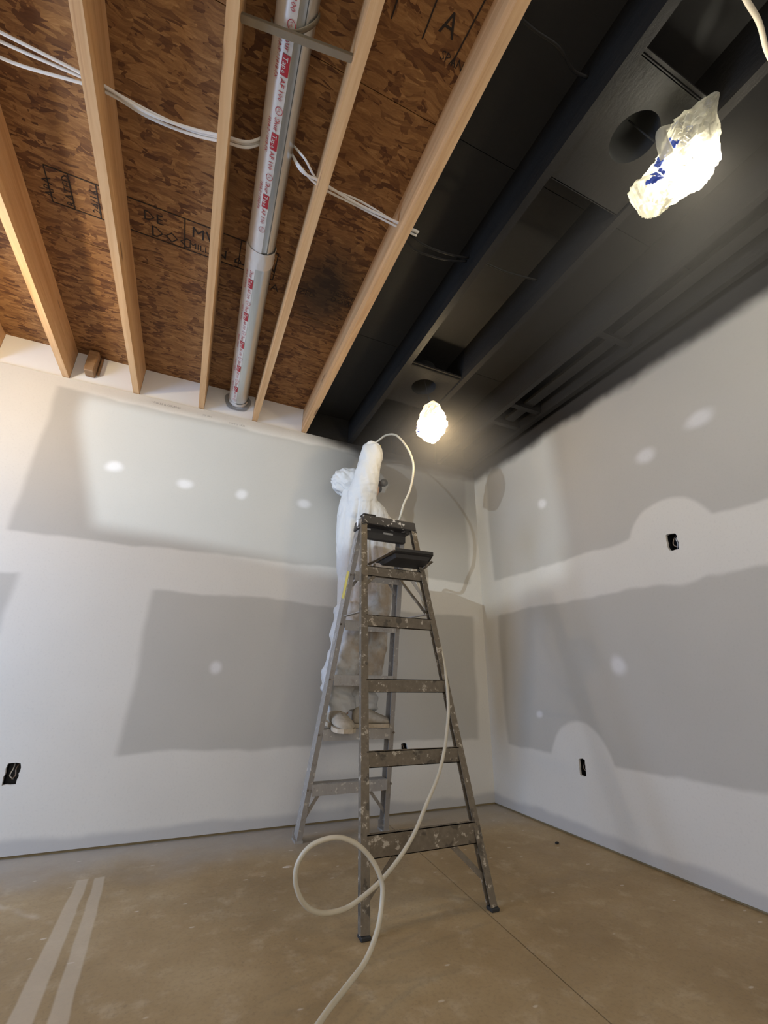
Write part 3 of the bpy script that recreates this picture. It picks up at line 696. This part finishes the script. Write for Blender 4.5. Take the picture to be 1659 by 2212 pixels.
for i in range(N2):
    a0 = aL0+(aR-aL0)*i/N2; a1 = aL0+(aR-aL0)*(i+1)/N2; top = [.065, .4, .8, 1.2, PI/2]
    for j in range(4): m.add([D(a0, top[j]), D(a1, top[j]), D(a1, top[j+1]), D(a0, top[j+1])], [(0, 1, 2, 3)])
adopt(r4, m.build('hood', plain('beam_hood', (.25, .24, .22), .8)))
adopt(r4, MB().tube([L4+V((0, 0, .17)), (-1.25, .435, 2.955)], .003, 6).build('cord', M_MATTEBLACK))
Lx = light('hooded_light_lamp', 'POINT', L4, P_LAMP4, COOL, shadow_soft_size=.0035); Lx.parent = r4; Lx.matrix_parent_inverse = Matrix.Translation(-L4)

# ================================================================== LADDER
lad = empty('step_ladder', (1.0, 2.32, 0), 'paint-spattered aluminium step ladder standing open on the concrete floor', 'ladder')
FZ = 1.735
FL0, FL1 = V((.742, 2.835, .0)), V((.876, 2.385, FZ)); FR0, FR1 = V((1.268, 2.835, .0)), V((1.158, 2.385, FZ))
BL0, BL1 = V((.736, 1.800, .0)), V((.852, 2.262, FZ)); BR0, BR1 = V((1.286, 1.800, .0)), V((1.176, 2.262, FZ))
def at(a, b, z): k = (z-a.z)/(b.z-a.z); return a+(b-a)*k
def channel(w, d, t_): return [(-w/2, -d/2), (w/2, -d/2), (w/2, -d/2+t_), (-w/2+t_, -d/2+t_), (-w/2+t_, d/2-t_), (w/2, d/2-t_), (w/2, d/2), (-w/2, d/2)]
def rail(a, b, w, d, t_, flip, mat):
    poly = channel(w, d, t_)
    if flip < 0: poly = [(-p, q) for p, q in reversed(poly)]
    return adopt(lad, MB().prism(a, b, poly, (1, 0, 0)).build('rail', mat))
f1 = rail(at(FL0, FL1, .02), FL1, .030, .072, .0035, 1, M_RAIL); f2 = rail(at(FR0, FR1, .02), FR1, .030, .072, .0035, -1, M_RAIL)
b1 = rail(at(BL0, BL1, .010), BL1, .036, .030, .0035, 1, M_RAILD); b2 = rail(at(BR0, BR1, .010), BR1, .032, .030, .0035, -1, M_RAILD)
for (a, b, n) in ((FL0, FL1, 0), (FR0, FR1, 0)):
    p = at(a, b, .0); adopt(lad, MB().box((p.x-.022, p.y-.042, .0), (p.x+.022, p.y+.042, .012)).box((p.x-.020, p.y+.036, .0), (p.x+.020, p.y+.041, .05)).build('foot', M_RAIL))
for (a, b) in ((BL0, BL1), (BR0, BR1)):
    p = at(a, b, .0); adopt(lad, MB().box((p.x-.019, p.y-.020, .0), (p.x+.020, p.y+.020, .013)).build('foot', M_RUB, bevel=.003))
STEP_Z = [.285, .567, .862, 1.168, 1.452]
for i, z in enumerate(STEP_Z):
    a, b = at(FL0, FL1, z), at(FR0, FR1, z); xa, xb = a.x+.013, b.x-.013; y = a.y
    m = MB(); m.box((xa, y-.040, z), (xb, y+.040, z+.004)); m.box((xa, y-.040, z-.052), (xb, y-.0365, z)); m.box((xa, y+.0365, z-.03), (xb, y+.040, z))
    for k in range(7): m.box((xa, y-.034+k*.0105, z+.004), (xb, y-.031+k*.0105, z+.0065))
    adopt(lad, m.build('step', M_RAIL))
    for p, s in ((a, -1), (b, 1)):
        adopt(lad, MB().tube([(p.x+s*.012, y-.037, z-.02), (p.x+s*.012, y-.043, z-.02)], .006, 8).build('rivet', M_RAILD))
for i, (z, h) in enumerate(((.245, .078), (.528, .062), (.820, .058), (1.128, .058), (1.405, .055))):
    a, b = at(BL0, BL1, z), at(BR0, BR1, z); o_ = MB().box((a.x+.010, a.y-.009, z-h/2), (b.x-.010, a.y-.006, z+h/2)).box((a.x+.010, a.y-.009, z+h/2-.003), (b.x-.010, a.y+.014, z+h/2)).box((a.x+.010, a.y-.009, z-h/2), (b.x-.010, a.y+.014, z-h/2+.003))
    adopt(lad, o_.build('rear_bar', M_RAILD))
# corner braces
def brace(p, q, mat=M_RAIL, w=.018): adopt(lad, MB().bar(p, q, .003, w, (0, 1, 0)).bar(V(p)+V((0, .008, 0)), V(q)+V((0, .008, 0)), .016, .003, (0, 1, 0)).build('brace', mat))
a = at(FL0, FL1, .09); b = at(FR0, FR1, .09)
brace((.752, a.y-.02, .10), (.838, at(FL0, FL1, .26).y-.02, .26)); brace((.756, a.y+.03, .085), (.868, at(FL0, FL1, .26).y+.03, .262))
brace((1.258, a.y-.02, .10), (1.112, at(FL0, FL1, .26).y-.02, .26))
brace((.752, 1.832, .09), (.902, 1.872, .215), M_RAILD, .022); brace((1.272, 1.832, .095), (1.142, 1.872, .215), M_RAILD, .022)
z = 1.40; ya = at(FL0, FL1, z).y
brace((.872, ya, 1.375), (.915, ya-.01, 1.44)); brace((1.168, ya, 1.345), (1.098, ya-.01, 1.44)); yb = at(BL0, BL1, 1.38).y
brace((.850, yb, 1.335), (.915, yb, 1.40), M_RAILD); brace((1.185, yb-.005, 1.30), (1.118, yb+.01, 1.395), M_RAIL)
# spreaders and shelf links
def link(p, q, name='spreader'): adopt(lad, MB().bar(p, q, .004, .022, (0, 0, 1)).build(name, M_RAIL))
link((1.192, at(BR0, BR1, 1.18).y+.01, 1.185), (1.188, at(FR0, FR1, 1.19).y-.03, 1.195)); link((.842, at(BL0, BL1, 1.18).y+.01, 1.185), (.842, at(FL0, FL1, 1.19).y-.03, 1.195))
brace((1.158, at(FR0, FR1, 1.455).y-.035, 1.455), (1.190, at(BR0, BR1, 1.19).y+.012, 1.195), M_RAILD, .016)
# top cap
m = MB(); m.hexa([(.835, 2.235, FZ-.030), (1.196, 2.235, FZ-.030), (1.184, 2.425, FZ-.030), (.847, 2.425, FZ-.030), (.842, 2.242, FZ+.028), (1.190, 2.242, FZ+.028), (1.178, 2.420, FZ+.028), (.853, 2.420, FZ+.028)])
cap = adopt(lad, m.build('top_cap', M_CAP, bevel=.005))
cu = MB()
cu.box((.872, 2.300, FZ-.095), (1.150, 2.305, FZ-.03)); cu.box((.872, 2.305, FZ-.095), (1.150, 2.34, FZ-.088))
o_ = cu.build('cap_web', M_CAPD); adopt(cap, o_)
for (x0, x1, z0, z1) in ((.880, .915, FZ-.046, FZ-.036), (1.00, 1.065, FZ-.058, FZ-.046)):
    adopt(cap, MB().box((x0, 2.2990, z0), (x1, 2.2996, z1)).build('slot', M_LABEL))
adopt(cap, MB().box((.8395, 2.32, FZ-.02), (.8455, 2.345, FZ+.016)).build('paint_smear', M_FOIL))
for sx in (.846, 1.186):
    adopt(cap, MB().box((sx-.012, 2.236, FZ-.075), (sx+.012, 2.262, FZ-.03)).build('cap_ear', M_CAPD, bevel=.003))
adopt(cap, MB().box((.842, 2.242, FZ+.028), (.925, 2.30, FZ+.036)).build('cap_lip', M_CAP, bevel=.003))
# pail shelf
m = MB()
far, near = [(.925, 2.235, 1.478), (1.255, 2.235, 1.486)], [(.966, 2.055, 1.508), (1.206, 2.055, 1.512)]
tp = lambda p, d: (p[0], p[1], p[2]+d)
m.hexa([tp(near[0], -.006), tp(near[1], -.006), tp(far[1], -.006), tp(far[0], -.006), near[0], near[1], far[1], far[0]])
m.hexa([tp(near[0], -.006), tp(near[1], -.006), (near[1][0], near[1][1]+.004, near[1][2]-.006), (near[0][0], near[0][1]+.004, near[0][2]-.006), tp(near[0], .016), tp(near[1], .016), (near[1][0], near[1][1]+.004, near[1][2]+.016), (near[0][0], near[0][1]+.004, near[0][2]+.016)])
m.hexa([(.99, 2.09, 1.478), (1.19, 2.09, 1.480), (1.225, 2.21, 1.458), (.955, 2.21, 1.455), (.975, 2.08, 1.502), (1.20, 2.08, 1.506), (1.245, 2.225, 1.482), (.935, 2.225, 1.476)])
shelf = adopt(lad, m.build('pail_shelf', M_CAPD, bevel=.002))
for (p, q) in (((.872, 2.215, 1.452), near[0]), ((1.190, 2.20, 1.44), (1.235, 2.12, 1.492))):
    adopt(shelf, MB().bar(p, q, .004, .024, (0, 0, 1)).build('shelf_arm', M_RAILD))
adopt(shelf, MB().bar((.885, 2.20, 1.40), (.902, 2.185, 1.455), .012, .004, (1, 0, 0)).build('shelf_link', M_RAILD))
# stickers on the front-left rail, flush on its outward flange
def sticker(z0, z1, w, mat, nm):
    p, q = at(FL0, FL1, z0), at(FL0, FL1, z1); off = V((-.0165, 0, 0))
    d = (q-p).normalized(); adopt(lad, MB().prism(p+off, q+off, [(-.0006, -w/2), (.0006, -w/2), (.0006, w/2), (-.0006, w/2)], (1, 0, 0)).build(nm, mat))
sticker(1.30, 1.46, .044, M_YEL, 'yellow_sticker'); sticker(1.50, 1.66, .04, M_LABEL, 'grey_sticker'); sticker(1.05, 1.10, .03, M_LABEL, 'small_sticker')
# rust-coloured lump of dried paint on the cap where the hose rests
m = MB(); m.ball((1.10, 2.36, FZ+.030), (.045, .03, .010), None, 14, 6); adopt(cap, m.build('dried_paint', M_RUST, smooth=True))

# ================================================================== HOSE
A_ = [(1.098, 2.865, 2.575), (1.118, 2.83, 2.602), (1.148, 2.750, 2.621), (1.164, 2.650, 2.612), (1.173, 2.500, 2.532), (1.199, 2.400, 2.408), (1.217, 2.330, 2.267), (1.211, 2.300, 2.146), (1.178, 2.290, 1.999), (1.139, 2.300, 1.898), (1.120, 2.325, 1.80), (1.123, 2.42, 1.775), (1.165, 2.455, 1.70), (1.213, 2.40, 1.58),
      (1.222, 2.28, 1.38), (1.226, 2.18, 1.20), (1.236, 2.110, 1.08), (1.239, 2.060, 1.0), (1.239, 2.025, .892), (1.219, 1.975, .784), (1.201, 1.950, .683), (1.151, 1.910, .554), (1.088, 1.870, .456), (1.007, 1.830, .369), (.932, 1.790, .292), (.857, 1.760, .235), (.770, 1.730, .187), (.685, 1.710, .153), (.616, 1.700, .136), (.530, 1.680, .148), (.472, 1.670, .185), (.439, 1.660, .246), (.442, 1.650, .302), (.481, 1.640, .344), (.556, 1.630, .359), (.626, 1.620, .337), (.682, 1.610, .287), (.711, 1.600, .231), (.704, 1.580, .185), (.677, 1.550, .132), (.620, 1.500, .093), (.547, 1.450, .075), (.462, 1.380, .067), (.38, 1.30, .055), (.25, 1.15, .03), (.10, .9, .009), (-.1, .5, .008)]
c_ = catmull(A_, 6)
tag(MB().tube(c_, .0078, 12).build('paint_hose', M_HOSE, smooth=True), 'cream paint hose looping from the raised sprayer over the ladder down to the floor', 'hose')

# ================================================================== PERSON
per = empty('person', (1.02, 2.75, .574), 'person in white hooded coverall standing on the ladder with right arm raised to spray', 'person')
def voxel(mb, name, mat, vox, disp=None, smooth_it=6):
    o = mb.build(name+'_src', mat); md = o.modifiers.new('r', 'REMESH'); md.mode = 'VOXEL'; md.voxel_size = vox
    if smooth_it: sm_ = o.modifiers.new('s', 'SMOOTH'); sm_.iterations = smooth_it; sm_.factor = .6
    bpy.context.view_layer.update()
    me = bpy.data.meshes.new_from_object(o.evaluated_get(bpy.context.evaluated_depsgraph_get())); bpy.data.objects.remove(o)
    me.name = name; ns = [v.normal.copy() for v in me.vertices]
    if disp:
        for v, n in zip(me.vertices, ns): v.co += n*disp(v.co, n)
    me.polygons.foreach_set('use_smooth', [True]*len(me.polygons))
    me.materials.clear(); me.materials.append(mat)
    ob = bpy.data.objects.new(name, me); C.objects.link(ob); return ob
# body under the suit: one continuous surface with head and hands
hd = V((1.066, 2.80, 2.230)); fr = V((.86, -.04, .50)).normalized(); sdv = V((0, 1, 0)).cross(V((0, 0, 1))); up_ = (V((0, 0, 1))-fr*fr.z).normalized(); lf = up_.cross(fr).normalized()
HR_ = Matrix((fr, lf, up_)).transposed()
b = MB()
def hfn(d, q):   # skull narrowing to the chin
    if d.z < 0: q = V((q.x*(1-.12*(-d.z))+.012*(-d.z), q.y*(1-.35*(-d.z)), q.z*1.05))
    return q
b.ball(hd, (.098, .076, .115), HR_, 20, 14, fn=hfn)
def H(a, l, u): return hd+HR_ @ V((a, l, u))
b.tube([H(.090, 0, .018), H(.108, 0, -.010), H(.112, 0, -.024), H(.094, 0, -.032)], [.008, .012, .014, .008], 8)      # nose
b.tube([H(.086, .028, .038), H(.095, 0, .034), H(.086, -.028, .038)], .008, 8)                                    # brow
b.tube([H(.088, .02, -.058), H(.096, 0, -.058), H(.088, -.02, -.058)], .006, 8)                                   # lips
for s in (1, -1): b.tube([H(.0, s*.072, .02), H(-.008, s*.084, .0), H(.0, s*.074, -.03)], [.010, .013, .008], 8)   # ears
b.tube([H(-.03, 0, -.06), (.995, 2.79, 2.10), (.985, 2.78, 2.02)], [.052, .055, .075], 12)
b.rings([(1.04, 2.79, 1.25, .12, .13), (1.07, 2.79, 1.45, .15, .13), (1.10, 2.79, 1.65, .17, .14), (1.07, 2.79, 1.85, .155, .145), (1.01, 2.78, 2.0, .11, .15), (.985, 2.78, 2.06, .07, .10)])
b.tube([(.98, 2.68, 2.03), (1.01, 2.64, 2.25), (1.035, 2.63, 2.46)], [.055, .05, .042], 10); b.tube([(1.035, 2.63, 2.455), (1.07, 2.74, 2.51), (1.092, 2.83, 2.545)], [.042, .036, .026], 10)
b.tube([(1.0, 2.88, 2.02), (1.0, 2.96, 1.80), (1.0, 2.985, 1.74)], [.055, .048, .042], 10); b.tube([(1.0, 2.985, 1.74), (1.09, 2.985, 1.66), (1.17, 2.975, 1.62)], [.042, .035, .026], 10)
for pts, rd in (([(.99, 2.75, 1.28), (.955, 2.71, 1.0), (.905, 2.74, .82), (.935, 2.745, .64)], [.10, .07, .06, .045]), ([(1.10, 2.83, 1.28), (1.135, 2.80, 1.0), (1.09, 2.80, .82), (1.08, 2.765, .64)], [.10, .07, .06, .045])): b.tube(pts, rd, 12)
def hand(w, d, up, grip):     # palm + four curled fingers + thumb closing on a handle
    w = V(w); d = V(d).normalized(); up = V(up); up = (up-d*up.dot(d)).normalized(); pl = d.cross(up)*grip
    b.tube([w, w+d*.035, w+d*.075, w+d*.088], [(.024, .020), (.036, .016), (.038, .015), (.030, .012)], 12)
    for k, L in zip((-1.5, -.5, .5, 1.5), (.052, .062, .066, .058)):
        q = w+d*.080+up*k*.0175
        b.tube([q, q+d*L*.42, q+d*L*.55+pl*L*.40, q+d*L*.25+pl*L*.72, q-d*L*.05+pl*L*.66], [.0088, .0085, .008, .0076, .006], 8)
    q = w+d*.025+up*.030
    b.tube([q-up*.010, q+up*.016+d*.016+pl*.012, q+up*.014+d*.040+pl*.030, q+up*.004+d*.056+pl*.040], [.011, .0105, .009, .007], 8)
hand((1.092, 2.83, 2.545), (.25, .8, .5), (.3, -.45, .85), -1)
hand((1.17, 2.975, 1.62), (.9, -.1, -.45), (.3, 0, .9), 1)
body = voxel(b, 'body', M_SKIN, .0065, smooth_it=3); adopt(per, body)
body.data.materials.append(M_GLOVE)
for p in body.data.polygons:
    c = p.center
    if (c.z > 2.3 and c.y > 2.80 and c.x > 1.03) or (c.z < 1.75 and c.x > 1.12 and c.y > 2.9): p.material_index = 1
for s in (1, -1):
    e = MB().ball(H(.080, s*.030, .018), .011, None, 12, 8).build('eye', M_FOIL, smooth=True); adopt(body, e)
m = MB(); m.tube([H(.070, 0, -.036), H(.105, 0, -.036), H(.130, 0, -.040)], [(.040, .034), (.034, .030), (.018, .016)], 14)
for s in (1, -1): m.tube([H(.100, s*.025, -.042), H(.112, s*.058, -.048), H(.116, s*.072, -.050)], [.016, .030, .030], 14)
m.tube([H(.07, .05, -.02), H(.0, .08, .0), H(-.08, .03, .02)], .005, 6); m.tube([H(.07, -.05, -.02), H(.0, -.08, .0), H(-.08, -.03, .02)], .005, 6)
adopt(per, m.build('respirator', M_MASK, smooth=True))
# coverall
c = MB()
c.rings([(1.065, 2.775, 1.17, .165, .12), (1.075, 2.78, 1.30, .188, .155), (1.094, 2.78, 1.49, .20, .16), (1.10, 2.775, 1.61, .225, .165), (1.094, 2.775, 1.775, .243, .17), (1.082, 2.775, 1.88, .226, .172), (1.048, 2.775, 1.96, .205, .17), (1.020, 2.775, 2.03, .165, .165), (.985, 2.775, 2.09, .115, .12), (.965, 2.78, 2.14, .09, .09)], 26)
c.tube([(1.02, 2.76, 1.80), (1.0, 2.70, 1.95), (.985, 2.672, 2.08), (1.0, 2.645, 2.18), (1.022, 2.635, 2.30), (1.036, 2.625, 2.40), (1.040, 2.625, 2.455)], [.10, .115, .105, .096, .088, .083, .070], 16)
c.tube([(1.040, 2.630, 2.435), (1.06, 2.70, 2.475), (1.08, 2.78, 2.52), (1.092, 2.825, 2.54)], [.075, .066, .052, .042], 14)
c.tube([(1.0, 2.86, 2.02), (1.0, 2.95, 1.86), (1.0, 2.985, 1.74)], [.09, .078, .070], 14); c.tube([(1.0, 2.985, 1.745), (1.08, 2.985, 1.67), (1.165, 2.975, 1.622)], [.066, .055, .040], 14)
c.tube([(.995, 2.765, 1.28), (.975, 2.735, 1.14), (.945, 2.72, 1.0), (.915, 2.735, .90), (.898, 2.75, .80), (.915, 2.75, .725), (.938, 2.745, .652)], [.135, .13, .118, .108, .100, .092, (.088, .092)], 18)
c.tube([(1.10, 2.80, 1.28), (1.125, 2.80, 1.14), (1.135, 2.80, 1.0), (1.112, 2.80, .90), (1.085, 2.80, .80), (1.095, 2.79, .73), (1.100, 2.77, .655)], [.145, .125, .105, .10, .088, .086, (.082, .088)], 18)
def folds(p, n):
    z, x, y = p.z, p.x, p.y; a = math.atan2(y-2.775, x-1.06); d = 0
    if 1.2 < z < 2.06:    # long vertical pleats hanging from the armpit, strongest at the back
        k = min(1, (z-1.2)*3)*min(1, (2.06-z)*7)*(1.0 if x < 1.06 else .35)
        u = (x-.97)*(1+.55*(2.06-z))**-1*30+1.1*noise.noise(V((x*3, y*3, z*2)))
        w_ = noise.noise(V((u*1.15, 2.0, z*.9)))
        d += k*(.030*(abs(w_)**.7)-.010+.004*math.sin(u*2.3))
    if z > 2.0 and y < 2.77:
        tt = (z-2.0)/.5; d += .010*noise.noise(V((x*22+z*6, y*14, z*4.5)))+.006*abs(noise.noise(V((x*14-z*30, y*9, z*12))))
        k = max(0, 1-abs(z-2.09)/.05); d -= k*.010*abs(noise.noise(V((x*30, y*10, z*9))))
    if z < 1.25:
        d += .014*noise.noise(V((x*9+z*8, y*9, z*13)))+.007*noise.noise(V((x*24, y*24, z*30)))
        k = max(0, 1-abs(z-.77)/.10); d += k*(.010*math.sin((z+x*.35)*95))
    d += .004*noise.noise(V((x*12, y*12, z*12)))
    return d
suit = voxel(c, 'coverall', M_SUIT, .0085, folds, 8); adopt(per, suit)
# hood: shell open to the front
m = MB(); hc = V((.958, 2.80, 2.217)); vs = []; nu, nv = 64, 44; fd = fr
q = fd.to_track_quat('Z', 'Y').to_matrix()
for j in range(nv+1):
    th = math.radians(44)+(PI-math.radians(44))*j/nv
    for k in range(nu):
        ph = 2*PI*k/nu; d_ = V((math.sin(th)*math.cos(ph), math.sin(th)*math.sin(ph), math.cos(th))); w_ = q @ d_
        r_ = .133+.010*noise.noise(w_*3.2+V((3, 1, 2)))-.022*abs(noise.noise(V((w_.x*4+w_.z*3, w_.y*4, w_.z*2.2))))
        vs.append(hc+V((w_.x*1.26, w_.y*.84, w_.z*.92))*r_)
m.add(vs, [(j*nu+k, j*nu+(k+1) % nu, (j+1)*nu+(k+1) % nu, (j+1)*nu+k) for j in range(nv) for k in range(nu)])
o = m.build('hood', M_SUIT, smooth=True); sd_ = o.modifiers.new('t', 'SOLIDIFY'); sd_.thickness = .004; adopt(per, o)
# shoes
def shoe(heel, toe, tilt, label=None):
    heel, toe = V(heel), V(toe); d = (toe-heel); L = d.length; d.normalize(); sd = V((0, 0, 1)).cross(d).normalized(); up = d.cross(sd)
    m = MB(); vs = []; prof = [(0, .030, .0, .085), (.10, .036, .0, .10), (.28, .038, .0, .118), (.42, .040, .0, .098), (.58, .046, .0, .078), (.75, .050, .0, .064), (.90, .044, .0, .054), (.97, .032, .0, .044), (1.0, .015, .0, .030)]
    n = 16
    for (t_, w_, z0, h) in prof:
        for k in range(n):
            a = 2*PI*k/n; cc, s = math.cos(a), math.sin(a); cc = math.copysign(abs(cc)**.75, cc); zz = .014+(h-.014)*(.5+.5*math.copysign(abs(s)**.8, s))
            vs.append(heel+d*(t_*L)+sd*(w_*1.28*cc*(1 if s < .2 else 1-.35*s))+up*zz*1.12)
    m.add(vs, [(i*n+k, i*n+(k+1) % n, (i+1)*n+(k+1) % n, (i+1)*n+k) for i in range(len(prof)-1) for k in range(n)]+[tuple(reversed(range(n))), tuple(range((len(prof)-1)*n, len(prof)*n))])
    o = m.build('shoe', M_SHOE, smooth=True); ss_ = o.modifiers.new('s', 'SUBSURF'); ss_.levels = 1; ss_.render_levels = 2; adopt(per, o)
    m = MB(); vs = []; out = [(0, .027), (.06, .036), (.3, .036), (.45, .038), (.62, .048), (.78, .053), (.92, .045), (1.0, .022)]
    pts = [(t_, w_) for t_, w_ in out]+[(t_, -w_) for t_, w_ in reversed(out)]; n = len(pts)
    for zz in (0, .022): vs += [heel+d*(t_*L*1.02-.003)+sd*w_*1.25+up*zz for t_, w_ in pts]
    m.add(vs, [(i, (i+1) % n, n+(i+1) % n, n+i) for i in range(n)]+[tuple(reversed(range(n))), tuple(range(n, 2*n))]); adopt(o, m.build('sole', M_SOLEB))
    m = MB()
    for i in range(6):
        t_ = .40+.06*i; zc = .104-.0062*i*1.15+.002; w_ = .026
        m.tube([heel+d*(t_*L)+sd*(-w_)+up*(zc-.012), heel+d*((t_+.015)*L)+up*(zc+.001), heel+d*((t_+.03)*L)+sd*w_+up*(zc-.012)], .0035, 6)
    adopt(o, m.build('laces', M_LACE, smooth=True)); return o
zt = STEP_Z[1]+.0068
shoe((.888, 2.805, zt+.012), (.908, 2.535, zt-.012), 0); shoe((1.00, 2.735, zt), (1.232, 2.690, zt+.002), 0)

# spray gun
gun = empty('spray_gun', (1.11, 2.87, 2.60), 'dark airless spray gun held up in the raised hand by the ceiling', 'spray gun')
hw = V((1.092, 2.83, 2.545))+V((.25, .8, .5)).normalized()*.07
adopt(gun, MB().tube([hw+V((0, .008, -.03)), hw+V((.0, .004, .045))], [.013, .015], 12).build('handle', M_CAPD, smooth=True),
      MB().tube([hw+V((-.02, 0, .05)), hw+V((.03, .01, .055)), hw+V((.09, .02, .075))], [.016, .014, .010], 12).build('barrel', M_GALV, smooth=True),
      MB().tube([hw+V((.09, .02, .075)), hw+V((.115, .025, .083))], [.014, .011], 10).build('nozzle', M_YEL),
      MB().tube(catmull([hw+V((.03, .01, .045)), hw+V((.032, .01, .01)), hw+V((.012, .012, -.03))], 4), .0035, 8).build('trigger', M_GALV, smooth=True))

# small floor debris and splats
rd = random.Random(11)
def splat(x, y, r, label, seed):
    m = MB(); n = 18; vs = [(x, y, .0028)]; rdd = random.Random(seed)
    f_ = [rdd.uniform(.7, 1.2) for _ in range(n)]
    vs += [(x+r*.7*f_[k]*math.cos(2*PI*k/n)*1.5, y+r*.7*f_[k]*math.sin(2*PI*k/n)*.8, .0024) for k in range(n)]+[(x+r*f_[k]*math.cos(2*PI*k/n)*1.5, y+r*f_[k]*math.sin(2*PI*k/n)*.8, 0) for k in range(n)]
    m.add(vs, [(0, 1+k, 1+(k+1) % n) for k in range(n)]+[(1+k, 1+n+k, 1+n+(k+1) % n, 1+(k+1) % n) for k in range(n)])
    tag(m.build('compound_splat', plain('dried_compound', (.50, .42, .33), .8), smooth=True), label, 'splat')
splat(.77, 1.32, .018, 'pale dried compound splat at the bottom edge of the photo, right of the hose', 1)
splat(.62, 1.86+.65, .015, 'pale oval compound splat on the floor left of the ladder, inside the loop height', 5)
m = MB(); m.ball((2.09, 2.28, .006), (.014, .008, .006), None, 8, 5); tag(m.build('paint_chip', M_MATTEBLACK), 'tiny dark chip on the floor near the right wall', 'chip')

# drifting spray mist under the painted ceiling around the farther lamp
def mist_mat(name, dens):
    t = NT(name); t.n.remove(t.b)
    v = t.n.new('ShaderNodeVolumePrincipled'); v.inputs['Color'].default_value = (.86, .80, .72, 1)
    d = t.n.new('ShaderNodeVectorMath'); d.operation = 'LENGTH'; t.lk(t.mapping((1/.72, 1/.72, 1/.48)), d.inputs[0])
    k = t.math('SUBTRACT', 1, t.ss(d.outputs['Value'], .15, 1.0)); k = t.math('MULTIPLY', k, dens)
    t.lk(k, v.inputs['Density']); t.lk(v.outputs[0], t.out.inputs['Volume']); return t.m
m = MB(); m.ball((0, 0, 0), (.72, .72, .46), None, 24, 14)
mist = m.build('spray_mist', mist_mat('spray_mist', .50)); mist.location = (1.42, 2.28, 2.24)
tag(mist, 'thin haze of sprayed paint hanging around the farther glowing bag', 'mist'); mist['kind'] = 'stuff'
m = MB(); m.ball((0, 0, 0), (.72, .72, .46), None, 24, 14); flare_mist = m.build('spray_mist', mist_mat('flare_haze', .16)); flare_mist.location = (1.50, .72, 2.25)  # haze ball added for flare glow, lifts the black ceiling around this lamp
tag(flare_mist, 'thin haze added for the flare glow below the nearer blue-printed glowing bag', 'mist'); flare_mist['kind'] = 'stuff'
